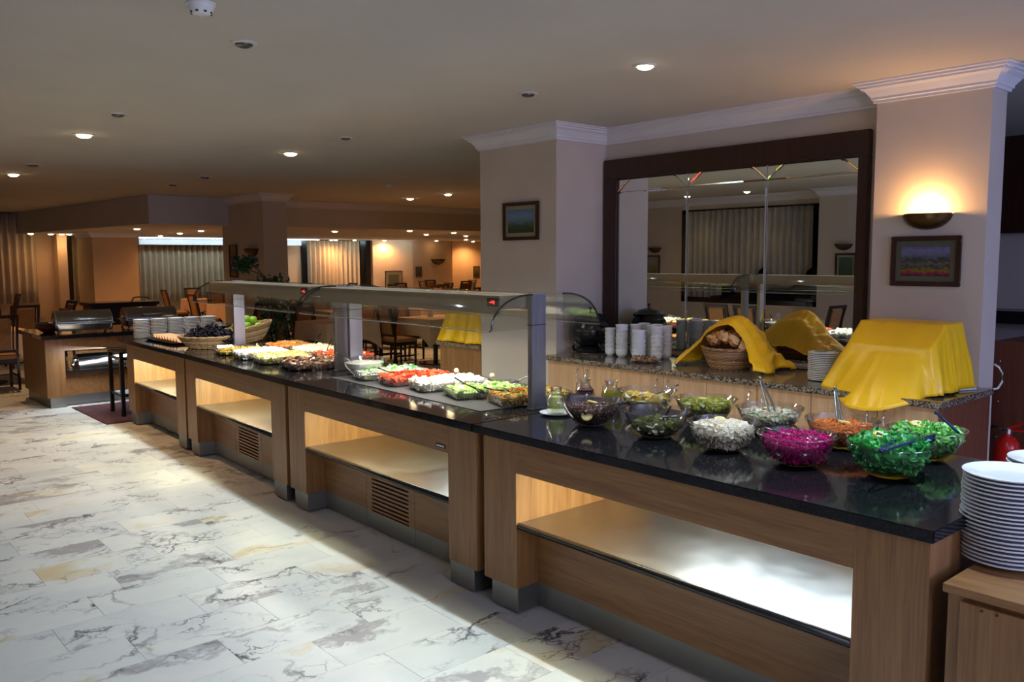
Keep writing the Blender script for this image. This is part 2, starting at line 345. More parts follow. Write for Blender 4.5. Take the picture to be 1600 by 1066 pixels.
# walls
struct('wall_behind', MB().box(-2.4, 26, -5.1, -5, 0, CZ), 'wall')
struct('wall_mirror', MB().box(5.69, 5.78, 2.2, 5.3, 0, CZ), 'wall')
struct('wall_pillar', MB().box(5.07, 5.95, 5.235, 6.26, 0, CZ), 'wall')
struct('wall_column', MB().box(5.54, 5.77, 2.0, 2.70, 0, CZ), 'wall')
# left wall with its window (seen in the mirror)
WX = -2.2; wy0, wy1, wz0, wz1 = 7.55, 10.45, .84, 2.62
wl = MB(); wl.box(WX-.2, WX, -5, wy0, 0, CZ); wl.box(WX-.2, WX, wy1, 27, 0, CZ); wl.box(WX-.2, WX, wy0, wy1, 0, wz0); wl.box(WX-.2, WX, wy0, wy1, wz1, CZ)
struct('wall_left', wl, 'wall')
struct('wall_left_pier', MB().box(WX, WX+.35, 5.6, 7.35, 0, CZ), 'wall')
wn = struct('window_1', MB().box(WX-.16, WX-.14, wy0, wy1, wz0, wz1), 'night')
fr = MB(); fr.box(WX-.14, WX-.02, wy0, wy0+.09, wz0, wz1).box(WX-.14, WX-.02, wy1-.09, wy1, wz0, wz1).box(WX-.14, WX-.02, wy0, wy1, wz0, wz0+.08).box(WX-.14, WX-.02, wy0, wy1, wz1-.06, wz1)
struct('window_frame', fr, 'black', wn)
# far walls
FW = 25.0
x600 = aty(600, 430, FW).x; x645 = aty(645, 430, FW).x; x665 = aty(665, 430, FW-.6).x; x700 = aty(700, 430, FW-.6).x
def farx(px, Y=FW): return aty(px, 430, Y).x
cur_z0 = aty(250, 470, FW).z; 
fw = MB()
fw.box(farx(140), farx(480), FW, FW+.2, 0, LZ); fw.box(farx(565), 26, FW, FW+.2, 0, LZ)
fw.box(farx(480), farx(565), FW, FW+.2, 0, cur_z0+.02)
struct('wall_far', fw, 'wall_far')
struct('wall_far_pier', MB().box(farx(645, FW-.7), farx(705, FW-.7), FW-.7, FW, 0, LZ).box(farx(707, FW-.25), 26, FW-.25, FW, 0, LZ), 'wall_far')
struct('wall_far_corner', MB().poly([(farx(583, FW), FW-.01), (farx(583, FW-.3), FW-.3), (farx(645, FW-.7), FW-.7), (farx(645, FW), FW-.01)], 2, 0, LZ), 'wall_far')
LFY = 23.0
struct('wall_far_left', MB().box(-2.4, farx(59, LFY), LFY, LFY+.2, 0, aty(30, 474, LFY).z+.02).box(farx(58, LFY), farx(107, LFY), LFY, LFY+.2, 0, CZ).box(farx(92, LFY-.5), farx(107, LFY-.5), LFY-.5, LFY, 0, CZ), 'wall_far')
struct('wall_far_low', MB().box(farx(106, LFY+.4), farx(150, LFY+.4), LFY+.4, LFY+.5, 0, aty(120, 474, LFY+.4).z), 'wall_far')
struct('wall_right_far', MB().box(25.6, 25.8, 5, 27, 0, CZ), 'wall_far')
# night panes behind the curtains
struct('window_2', MB().box(-2.4, farx(59, LFY), LFY+.15, LFY+.17, aty(30, 474, LFY).z, CZ), 'night')
struct('window_3', MB().box(farx(106, LFY+.4), farx(150, LFY+.4), LFY+.45, LFY+.47, 0.3, CZ), 'night')
struct('window_4', MB().box(farx(479), farx(566), FW+.15, FW+.17, .3, LZ), 'night')
# dark bay to the right of the column
struct('wall_right', MB().box(9.3, 9.5, -5, 6, 0, 1.92), 'wall')
struct('wall_right_panel', MB().box(8.9, 9.5, -5, 6, 1.92, CZ), 'wood_dark')
struct('trim_2', MB().box(8.86, 9.3, -5, 6, 1.06, 1.18), 'black')
struct('wall_back_bay', MB().box(5.97, 9.5, 5.9, 6.0, 0, CZ), 'wall')
# far columns
def column(name, x0, x1, y0, y1, z1, mat='wall'):
    return struct(name, MB().box(x0, x1, y0, y1, 0, z1), mat)
column('wall_column_middle', 6.42, 6.86, 13.85, 15.6, CZ, 'wall')
column('wall_column_left', aty(146, 420, 20.3).x, aty(217, 420, 20.3).x, 20.3, 21.5, LZ, 'wall_far')
# cornices
PROF = [(.0, 2.700), (.018, 2.700), (.018, 2.716), (.030, 2.722), (.030, 2.736), (.060, 2.775), (.085, 2.790), (.085, 2.802), (.105, 2.806), (.105, 2.818), (.125, 2.822), (.125, CZ), (0, CZ)]
def cornice(name, path, prof=PROF, side=1, closed=False):
    pts = [Vector((p[0], p[1])) for p in path]; loops = []
    for i, p in enumerate(pts):
        a = (pts[i]-pts[i-1]).normalized() if (i > 0 or closed) else None
        b = (pts[(i+1) % len(pts)]-pts[i]).normalized() if (i < len(pts)-1 or closed) else None
        if a is None: a = b
        if b is None: b = a
        na = Vector((-a.y, a.x))*side; nb = Vector((-b.y, b.x))*side
        m = na+nb; m = m/(m.length_squared)*2 if m.length > 1e-6 else na
        loops.append([(p.x+m.x*d, p.y+m.y*d, z) for d, z in prof])
    if closed: loops.append(loops[0])
    return struct(name, MB().rings(loops, not closed, not closed), 'cornice')
cornice('trim_3', [(5.9, 6.26), (5.07, 6.26), (5.07, 5.235), (5.69, 5.235), (5.69, 2.70), (5.54, 2.70), (5.54, 2.0), (5.77, 2.0), (5.77, 5.8)], side=-1)
cornice('trim_4', [(WX, -5), (WX, 5.6), (WX+.35, 5.6), (WX+.35, 7.35), (WX, 7.35), (WX, 22.9)], side=-1)
cornice('trim_5', [(6.86, 15.3), (6.86, 13.85), (6.42, 13.85), (6.42, 15.3)], side=1)
pr2 = [(d*.8, z) for d, z in PROF]
cornice('trim_6', [(25.5, LY), (6.9, LY)], [(0, 2.70), (.03, 2.70), (.03, 2.74), (.07, 2.76), (.07, 2.79), (.1, 2.80), (.1, CZ), (0, CZ)], side=1)
cornice('trim_7', [(6.4, LY), (5.0, LY), (5.0, 26)], [(0, 2.74), (.02, 2.74), (.04, 2.79), (.08, 2.80), (.08, CZ), (0, CZ)], side=-1) if False else None
lx0, lx1 = aty(146, 420, 20.3).x, aty(217, 420, 20.3).x
cornice('trim_7', [(lx1, 21.5), (lx1, 20.3), (lx0, 20.3), (lx0, 21.5)], [(0, LZ-.12), (.02, LZ-.12), (.06, LZ-.05), (.09, LZ-.04), (.09, LZ), (0, LZ)], side=1)
# long skirting under the mirror wall pillar
struct('baseboard_pillar', MB().box(5.055, 5.07, 5.225, 6.27, 0, .09), 'speckled_granite')
# ------------------------------------------------------------------ curtains
def curtain(name, x0, x1, yy, z0, z1, label, mat='curtain', axis='x', amp=.075, pitch=.16, hem=None, group=None, seg=10):
    n = int(abs(x1-x0)/pitch*seg); rows = 6; vs = []; fs = []
    rr = random.Random(int(x0*10)); ph = 0
    for j in range(rows+1):
        ph = 0; r2 = random.Random(7)
        for i in range(n+1):
            t = i/n; x = x0+(x1-x0)*t; ph += 2*PI/seg*r2.uniform(.8, 1.2)
            zb = z0 if hem is None else hem(t)
            z = zb+(z1-zb)*j/rows; o = amp*math.sin(ph)*(1-.25*j/rows)
            vs.append((x, yy+o, z) if axis == 'x' else (yy+o, x, z))
    for j in range(rows):
        for i in range(n):
            a = j*(n+1)+i; fs.append((a, a+1, a+n+2, a+n+1))
    m = MB(); m.add(vs, fs); o = m.build(name, mat, smooth=True)
    sol = o.modifiers.new('thickness', 'SOLIDIFY'); sol.thickness = .004
    return tag(o, label, 'curtain', group)
curtain('curtain', -2.0, farx(57, LFY), LFY-.1, aty(30, 474, LFY).z, CZ-.02, 'dim tan pleated curtain at the far left edge of the dining room')
curtain('curtain', farx(114, LFY+.3), farx(142, LFY+.3), LFY+.25, aty(120, 473, LFY+.3).z, CZ-.1, 'narrow tan pleated curtain just left of the broad far column')
curtain('curtain', farx(219, FW-.2), farx(361, FW-.2), FW-.2, cur_z0, LZ-.12, 'wide tan pleated curtain between the two far columns')
curtain('curtain', farx(480, FW-.1), farx(563, FW-.1), FW-.1, cur_z0-.1, LZ-.02, 'brown pleated curtain between two black window edges right of the middle column')
struct('trim_8', MB().box(farx(472, FW-.05), farx(480, FW-.05), FW-.08, FW, cur_z0-.1, LZ).box(farx(563, FW-.05), farx(579, FW-.05), FW-.08, FW, cur_z0-.1, LZ), 'black')
struct('trim_9', MB().box(farx(107, LFY-.1), farx(113, LFY-.1), LFY-.12, LFY, aty(120, 474, LFY).z, CZ-.2), 'black')
# lit cove above the wide curtain
struct('trim_10', MB().box(farx(218, 24.4), farx(470, 24.4), 24.3, 24.75, LZ-.20, LZ-.04), 'cornice')
tag(MB().box(farx(220, 24.1), farx(500, 24.1), 24.08, 24.13, LZ-.035, LZ-.005).build('cove_light', 'cove'), 'long cold white cove light above the far curtains', 'light')
light('cove_glow', 'AREA', (12.0, 23.9, LZ-.03), 40, (.6, .85, 1), target=(12.0, 24.6, LZ-.5), size=9, size_y=.1)
def hem(t): # the net curtain gathered up in the middle over a black sill
    z = .98+.55*(1/(1+math.exp(-(t-.42)*26)) if t < .7 else 1)
    if t > .3: z = 1.53 - .36*abs(math.sin((t-.28)*PI/.36))
    return max(.93, min(1.62, z)) if t > .22 else .95
curtain('net_curtain', wy1-.25, wy0+.05, WX+.12, 1.0, 2.58, 'grey net curtain with a swagged hem, seen in the wall mirror', 'curtain_net', 'y', .035, .13, hem=hem)
# ------------------------------------------------------------------ pictures and sconces
def picture(name, label, P, wd, h, face, bands, frame='wood_dark', mount=(.30, .27, .2), fw_=.03, mw=.035, seed=0, group=None):
    """face: 'x-' hangs on a wall looking to -X, 'x+', 'y-' """
    t = thing(name, label, 'picture', P, {'x-': PI, 'x+': 0, 'y-': -PI/2}[face], group)
    if 'mount_'+str(mount) not in M: M['mount_'+str(mount)] = plain('picture_mount', mount, .6, 0, 0)
    f = MB(); a, b_ = wd/2, h/2
    for (y0, y1, z0, z1) in ((-a, a, b_-fw_, b_), (-a, a, -b_, -b_+fw_), (-a, -a+fw_, -b_+fw_, b_-fw_), (a-fw_, a, -b_+fw_, b_-fw_)): f.box(.002, .028, y0, y1, z0, z1)
    f.build('frame', frame, t, bevel=.004)
    MB().box(.001, .012, -a+fw_, a-fw_, -b_+fw_, b_-fw_).build('mount', 'mount_'+str(mount), t)
    MB().box(.012, .015, -a+fw_+mw, a-fw_-mw, -b_+fw_+mw, b_-fw_-mw).build('print', picture_mat(name+'_print', bands, seed), t)
    return t
tulips = [(.0, (.03, .02, .06)), (.13, (.30, .02, .02)), (.22, (.12, .14, .02)), (.30, (.03, .03, .02)), (.40, (.12, .10, .10)), (.52, (.03, .04, .02)), (.68, (.10, .10, .16)), (.85, (.14, .14, .26)), (1, (.09, .09, .16))]
picture('framed_picture', 'framed park view with red and yellow tulips, below the lit wall sconce', (5.538, 2.345, 1.671), .432, .318, 'x-', tulips, mount=(.085, .08, .05), seed=1)
picture('framed_picture', 'small framed blue landscape on the pillar left of the mirror', (5.068, 5.675, 2.03), .47, .335, 'x-', [(0, (.04, .05, .03)), (.3, (.05, .08, .04)), (.5, (.12, .18, .22)), (.75, (.14, .24, .38)), (1, (.10, .16, .26))], mount=(.26, .22, .14), seed=5)
picture('framed_picture', 'framed landscape seen in the mirror under the left reflected sconce', (WX+.002, 11.2, 1.52), .46, .46, 'x+', [(0, (.06, .05, .02)), (.4, (.14, .11, .05)), (.7, (.16, .18, .14)), (1, (.2, .22, .2))], mount=(.3, .27, .2), seed=9)
picture('framed_picture', 'framed green picture seen in the mirror beside its dark right frame', (WX+.352, 6.85, 1.52), .36, .48, 'x+', [(0, (.05, .06, .03)), (.4, (.05, .08, .05)), (1, (.08, .13, .10))], mount=(.3, .27, .2), seed=13)
pc = aty(611, 445, FW-.45)
t = picture('framed_picture', 'large thin-framed grey picture on the far wall right of the brown curtain', (pc.x, FW-.62, pc.z), .62, .95, 'y-', [(0, (.12, .09, .04)), (1, (.2, .16, .08))], mount=(.42, .28, .12), fw_=.02, mw=.1, seed=3); t.rotation_euler.z += -.25
pc = aty(654, 425, FW-.7); picture('framed_picture', 'small grey picture on the far pier above the heat canopy', (pc.x, FW-.702, pc.z), .25, .36, 'y-', [(0, (.07, .07, .04)), (1, (.14, .13, .09))], mount=(.35, .25, .12), fw_=.015, mw=.02, seed=3)
pc = aty(744, 425, FW-.25); picture('framed_picture', 'dark picture on the far wall cut off by the cream pillar', (pc.x, FW-.252, pc.z), .3, .42, 'y-', [(0, (.03, .03, .02)), (1, (.14, .11, .05))], mount=(.2, .13, .06), fw_=.015, mw=.02, seed=3)
pc = atx(366, 408, 6.42); t = picture('framed_picture', 'tall narrow framed sheet on the side of the middle column', (6.418, pc.y, pc.z), .34, .60, 'x-', [(0, (.25, .12, .05)), (.5, (.10, .04, .02)), (1, (.3, .16, .06))], mount=(.30, .16, .08), seed=3)
def sconce(label, P, face, lit=False, s=1.0, group=None):
    t = thing('wall_sconce', label, 'wall lamp', P, {'x-': PI, 'x+': 0, 'y-': -PI/2}[face], group)
    a = .155*s; m = MB(); n = 20; loops = []
    prof = [(1, .055), (.98, .045), (.90, .02), (.75, -.005), (.55, -.025), (.3, -.037), (.08, -.042)]
    for r, z in prof: loops.append([(max(0, r*.115*s*math.sin(PI*k/n)), -r*a*math.cos(PI*k/n), z*s) for k in range(n+1)])
    for r, z in reversed(prof): loops.append([(max(0, r*.108*s*math.sin(PI*k/n)), -r*a*.95*math.cos(PI*k/n), z*s+.007) for k in range(n+1)])
    m.rings(loops, False, False, close=False); m.build('bowl', 'brass', t, smooth=True)
    MB().box(0, .02, -.05*s, .05*s, -.03*s, .04*s).build('wall_plate', 'brass', t)
    MB().tube([(.05*s, -.05*s, .035*s), (.05*s, .05*s, .035*s)], .008).build('lamp_bulb', 'lamp_on' if lit else 'lamp_off', t)
    if lit: light('sconce_light', 'POINT', (.055, 0, .066), 20, (1, .52, .18), radius=.025, parent=t)
    return t
sconce('lit bronze half-bowl wall sconce above the tulip picture', (5.538, 2.345, 1.91), 'x-', True)
sconce('dark unlit wall sconce seen in the mirror above the left reflected picture', (WX+.002, 11.1, 1.84), 'x+')
sconce('dark unlit wall sconce seen in the mirror near its right frame', (WX+.352, 6.9, 1.85), 'x+')
pc = atx(396, 396, 6.42); sconce('dark unlit sconce on the side of the middle column', (6.418, pc.y, pc.z), 'x-', s=1.4)
pc = aty(684, 410, FW-.7); sconce('dark unlit sconce on the far pier', (pc.x, FW-.702, pc.z), 'y-', s=1.9)
# ------------------------------------------------------------------ ceiling lights
def downlight(label, P, on, s=1.0, power=0, mat='lamp_on', group=None, ang=120, color=(1, .66, .34)):
    t = thing('ceiling_downlight', label, 'ceiling light', P, 0, group)
    MB().lathe([(.045*s, 0), (.045*s, -.006), (.052*s, -.010), (.068*s, -.006), (.070*s, 0)], n=20).build('lamp_ring', 'ring', t, smooth=30)
    MB().lathe([(.0455*s, -.001), (.043*s, -.012*s-.004), (.025*s, -.020*s-.004)], n=16, cap0=True, cap1=True).build('lens', mat if on else 'lamp_off', t)
    if on and power: light('downlight_beam', 'SPOT', (0, 0, -.06), power, color, target=None, radius=.03, angle=ang, blend=.8, parent=t)
    return t
nearl = [((381, 67), 0, 'unlit ceiling downlight behind the smoke detector'), ((184, 178), 0, 'unlit ceiling downlight left, in line before the first lit one'),
 ((131, 210), 1, 'lit ceiling downlight in the left row, nearest lit one'), ((21, 272), 1, 'lit ceiling downlight at the far left edge'), ((454, 239), 1, 'dimly lit downlight in mid-ceiling left of the cream pillar'),
 ((540, 215), 0, 'unlit ceiling downlight beside the dimly lit one'), ((825, 146), 0, 'unlit ceiling downlight above the cream pillar'), ((1008, 102), 1, 'large lit ceiling downlight above the wall mirror'),
 ((51, 257), 0, 'small unlit downlight near the far left lit one'), ((320, 276), 0, 'small unlit downlight in the far ceiling'), ((270, 288), 0, 'unlit downlight near the dropped beam'),
 ((641, 310), 1, 'lit downlight over the far dining bay, left of two'), ((700, 303), 1, 'lit downlight over the far dining bay, right of two')]
for (px, py), on, lab in nearl:
    p = atz(px, py, CZ); d = .95 if on else .9
    downlight(lab, p, on, 1.0 if p.length < 9 else 1.35, power=(0 if (px, py) == (454, 239) else (22 if p.length < 9 else 120)) if on else 0, color=(1, .56, .24))
for (x, yy, l) in ((-1.4, 8.45, 'right of two'), (-1.45, 9.75, 'left of two')):
    downlight('lit ceiling downlight seen in the mirror, '+l, (x, yy, CZ), 1, 1.1, power=12)
farl = [(49, 384), (80, 379), (97, 376), (109, 385), (122, 384), (137, 369), (214, 357), (225, 371), (251, 368), (281, 364), (314, 360), (271, 376), (340, 379), (243, 386), (283, 388), (334, 389), (441, 358), (463, 381), (448, 389), (496, 379), (518, 382), (525, 389), (523, 361), (554, 380), (601, 381), (640, 379), (640, 360), (666, 366), (682, 376), (696, 379), (709, 363), (728, 368), (728, 374), (739, 377)]
k = 0; FARP = []
for px, py in farl:
    p = atz(px, py, LZ)
    if p.y > 24.6: p = p*(24.4/p.y); p.z = LZ
    if p.x < 5.05 and px > 130: p.x = 5.08
    if px < 130: 
        p = atz(px, py, LZ); q = 22.2/p.y if p.y > 22.2 else 1; p = Vector((p.x*q, p.y*q, LZ)); 
    k += 1
    FARP.append((px, p, k))
FARP.sort(key=lambda q: project_x(q[1]))
for i, (px, p, k) in enumerate(FARP):
    downlight('lit spot in the low far ceiling, %s from the left' % ORD[i].replace('topmost', 'first'), p, 1, 1.25, power=(110 if k % 3 == 1 else 0) if px > 130 else (9 if k in (1, 3) else 0), mat='lamp_far', group='downlights of the far dining room', ang=160, color=(1, .50, .19))
# smoke detector
p = atz(314, 5, CZ); t = thing('smoke_detector', 'white round smoke detector with dark slots on the ceiling', 'smoke detector', p)
MB().lathe([(.055, 0), (.055, -.015), (.05, -.035), (.038, -.048), (.02, -.052)], n=28, cap0=True, cap1=True).build('housing', 'white_plastic', t, smooth=35)
for k in range(8):
    a = 2*PI*k/8; MB().box(-.006, .006, -.002, .002, -.004, .004, T=TR((.045*math.cos(a), .045*math.sin(a), -.042), rz=a+PI/2, ry=0)).build('vent_slot', 'black', t)
MB().lathe([(.062, 0), (.062, -.008)], n=28, cap0=True, cap1=True).build('base_ring', 'white_plastic', t)
p = atz(609, 289, CZ); t = thing('smoke_detector', 'small white detector on the ceiling near the dining bay', 'smoke detector', p)
MB().lathe([(.06, 0), (.06, -.02), (.04, -.045)], n=20, cap0=True, cap1=True).build('housing', 'white_plastic', t, smooth=35)
MB().lathe([(.07, 0), (.07, -.008)], n=20, cap0=True, cap1=True).build('base_ring', 'white_plastic', t)
# ------------------------------------------------------------------ wall mirror
mt = thing('framed_mirror', 'large mirror in a broad dark wood frame behind the crockery', 'mirror', (5.689, 3.99, .93))
Y0, Y1, ZT = -1.12, 1.09, 1.46   # local inner opening (y from right to left), z from 0
F_ = MB()
F_.box(-.05, 0, Y0-.08, Y1+.14, ZT, ZT+.17); f1 = F_.build('frame_top', 'wood_dark', mt, bevel=.006)
MB().box(-.05, 0, Y1, Y1+.14, 0, ZT).build('frame_side', 'wood_dark', mt, bevel=.006)
MB().box(-.05, 0, Y0-.08, Y0, 0, ZT).build('frame_side', 'wood_dark', mt, bevel=.006)
MB().box(-.012, 0, Y0, Y1, 0, ZT).build('backing_board', 'black', mt)
SX = -.016; seams = [Y0, -.40, .33, Y1]; HZ = ZT-.115
def mpanel(pts):
    cy = sum(p[0] for p in pts)/len(pts); cz = sum(p[1] for p in pts)/len(pts)
    def sh(d): 
        out = []
        n = len(pts)
        for i in range(n):
            a = Vector(pts[i-1]); b_ = Vector(pts[i]); c = Vector(pts[(i+1) % n]); e1 = (b_-a).normalized(); e2 = (c-b_).normalized()
            n1 = Vector((-e1.y, e1.x)); n2 = Vector((-e2.y, e2.x))
            if n1.dot(Vector((cy, cz))-b_) < 0: n1 = -n1
            if n2.dot(Vector((cy, cz))-b_) < 0: n2 = -n2
            m = n1+n2; m = m*(2/m.length_squared); out.append(b_+m*d)
        return out
    lo = sh(.0015); hi = sh(.012)
    o = MB().rings([[(-.0125, p[0], p[1]) for p in lo], [(-.0145, p[0], p[1]) for p in lo], [(-.019, p[0], p[1]) for p in hi]]).build('mirror_panel', 'mirror', mt)
for i in range(3):
    a, b_ = seams[i], seams[i+1]
    mpanel([(a, 0), (b_, 0), (b_, HZ), (a, HZ)])
    w3 = .14
    mpanel([(a, HZ), (b_, HZ), (b_-w3, ZT), (a+w3, ZT)])
    mpanel([(a, HZ), (a+w3, ZT), (a, ZT)]); mpanel([(b_, HZ), (b_-w3, ZT), (b_, ZT)])
# ================================================================== BUFFET COUNTERS
WT = .887
def counter(label, x0, y0, x1, y1, legw=.24, grille=None, plate=False, lamp=(22, (1, .80, .52)), cool=None, depth=.98):
    """local +Y runs along the counter from (x0,y0) to (x1,y1), +X goes into it"""
    Ln = math.hypot(x1-x0, y1-y0); t = thing('buffet_counter', label, 'counter', (x0, y0, 0), -math.atan2(x1-x0, y1-y0), 'lit oak buffet counters')
    top = WT-.042
    for a, b_, s in ((0, legw, 1), (Ln-legw, Ln, -1)):
        p = MB().box(0, depth, a, b_, .13, top).build('side_panel', 'oak_v', t, bevel=.0015, segs=1)
        q0 = a+(.0 if s > 0 else .045); q1 = b_-(.045 if s > 0 else 0)
        if s < 0: q0, q1 = a, b_-.05
        else: q0, q1 = a+.035, b_
        MB().box(.008, depth-.05, q0, q1, .012, .13).build('plinth', 'steel', p, bevel=.002, segs=1)
    MB().box(0, .03, legw, Ln-legw, top-.15, top).build('front_rail', 'oak_h', t, bevel=.001, segs=1)
    MB().box(.03, depth, legw-.001, Ln-legw+.001, top-.012, top).build('top_board', 'oak_h', t)
    sh = MB().box(.012, depth-.05, legw, Ln-legw, .425, .452).build('shelf', 'steel_shelf', t)
    e = MB().tube([(.016, legw+.001, .437), (.016, Ln-legw-.001, .437)], .0165, 10); e.build('shelf_edge', 'black_edge', sh, smooth=True)
    r = .14
    cuts = [legw] + ([grille[0], grille[1]] if grille else []) + [Ln-legw]
    for i in range(len(cuts)-1):
        a, b_ = cuts[i]+.0015, cuts[i+1]-.0015
        if grille and i == 1:
            ga, gb, z0, z1, nn = a+.065, b_-.065, .125, .355, 9
            pm = MB().box(r, r+.018, a, ga, .13, .425).box(r, r+.018, gb, b_, .13, .425).box(r, r+.018, ga, gb, .13, z0).box(r, r+.018, ga, gb, z1, .425)
            pn = pm.build('lower_panel', 'oak_h', t)
            MB().box(r+.03, r+.035, ga, gb, z0, z1).build('grille_back', 'void', pn)
            st = (z1-z0)/nn; sm = None
            for k in range(nn):
                if sm is None:
                    o = MB().box(r, r+.018, ga, gb, 0, st*.52).build('grille_slat', 'oak_h', pn); sm = o.data
                else:
                    o = bpy.data.objects.new('grille_slat', sm); col.objects.link(o); o.parent = pn
                o.location = (0, 0, z0+st*(k+.48))
        else:
            MB().box(r, r+.018, a, b_, .13, .425).build('lower_panel', 'oak_h', t)
        MB().box(r+.002, r+.01, a, b_, .022, .13).build('kick_plate', 'steel', t)
    # lamps under the worktop
    tb = thing('tube_lamp', None, None, (.16, Ln/2, top-.055)); tb.parent = t
    MB().box(-.02, .02, -Ln/2+legw+.25, Ln/2-legw-.25, .015, .045).build('lamp_batten', 'white_plastic', tb)
    MB().tube([(0, -Ln/2+legw+.3, 0), (0, Ln/2-legw-.3, 0)], .012, 8).build('tube', 'tube', tb)
    light('tube_light', 'AREA', (0, 0, -.016), lamp[0]*.30, lamp[1], size=.03, size_y=Ln-2*legw-.6, parent=tb)
    light('end_wall_fill', 'AREA', (.30, Ln*.42, top-.06), lamp[0]*2.6, (.97, 1, .62), target=(.45, Ln-legw, .50), size=.5, size_y=.05, parent=t)  # extra area light added to brighten the inner end wall
    MB().box(.08, .55, Ln*.42-.03, Ln*.42-.012, top-.09, top-.012).build('fill_backing_board', 'white_plastic', t)  # white board added behind the extra fill light
    if cool: 
        l = light('cool_tube_light', 'AREA', (cool[1], cool[2], top-.03), cool[0], (.72, .88, 1), size=.30, size_y=cool[3] if len(cool) > 3 else .5, parent=t)
        MB().box(cool[1]-.17, cool[1]+.17, cool[2]-.27, cool[2]+.27, top-.028, top-.013).build('lamp_housing', 'white_plastic', t)
    if plate:
        pl = MB().box(-.003, 0, .26, .345, .715, .735).build('name_plate', 'black', t)
        m = MB()
        for k, (a, b_) in enumerate([(.27, .276), (.28, .292), (.296, .302), (.305, .318), (.321, .325), (.328, .336)]): m.box(-.004, -.003, a, b_, .720+.001*(k % 2), .729)
        m.build('plate_lettering', 'white_plastic', pl)
    return t
counter('nearest oak buffet counter, under the glass salad bowls', 2.575, 1.04, 2.575, 3.17, lamp=(10, (1, .9, .65)), cool=(30, .45, .72, .95))
counter('second oak buffet counter, vent grille and small black name plate, below the tomato dish', 2.58, 3.235, 2.615, 5.34, grille=(.77, 1.32), plate=True, lamp=(10, (1, .82, .5)), cool=(3.5, .45, .7))
counter('third oak buffet counter, with a vent grille, second from the far end', 2.62, 5.40, 2.69, 7.45, grille=(.77, 1.30), lamp=(13, (1, .85, .55)), cool=(4, .45, .7))
counter('farthest oak buffet counter, under the grape basket and bread tray', 2.70, 7.52, 2.745, 9.28, lamp=(13, (1, .85, .55)), cool=(4, .45, .6))
def slab(name, front, back, z0, z1, mat, label, cat, parent=None):
    loop = front+back[::-1]
    o = MB().rings([[(x, y, z0) for x, y in loop], [(x, y, z1) for x, y in loop]]).build(name, mat, parent, bevel=.004, segs=2)
    return tag(o, label, cat)
slab('worktop', [(2.55, 1.022), (2.555, 3.232)], [(3.62, 1.022), (3.62, 3.232)], WT-.04, WT, 'black_granite', 'polished black worktop under the glass salad bowls', 'worktop')
slab('worktop', [(2.555, 3.238), (2.585, 5.36), (2.655, 7.45), (2.70, 9.39)], [(3.62, 3.238), (3.62, 5.36), (3.68, 7.45), (3.75, 9.39)], WT-.04, WT, 'black_granite', 'long polished black worktop under the heat canopies and baskets', 'worktop')
# dark slate tray insets beneath the covered dishes
M['slate'] = plain('matt_dark_serving_mat', (.07, .075, .08), .45, 0, .1, 20)
tag(MB().rings([[(2.80+.0, 3.47, z), (3.42, 3.44, z), (3.45, 5.15, z), (2.86, 5.18, z)] for z in (WT, WT+.004)]).build('serving_mat', 'slate', bevel=.001, segs=1), 'matt grey serving mat under the tomato and cheese dishes', 'mat')
tag(MB().rings([[(2.98, 5.62, z), (3.50, 5.62, z), (3.53, 7.1, z), (3.03, 7.1, z)] for z in (WT, WT+.004)]).build('serving_mat', 'slate', bevel=.001, segs=1), 'matt grey serving mat under the dishes of the far canopy', 'mat')
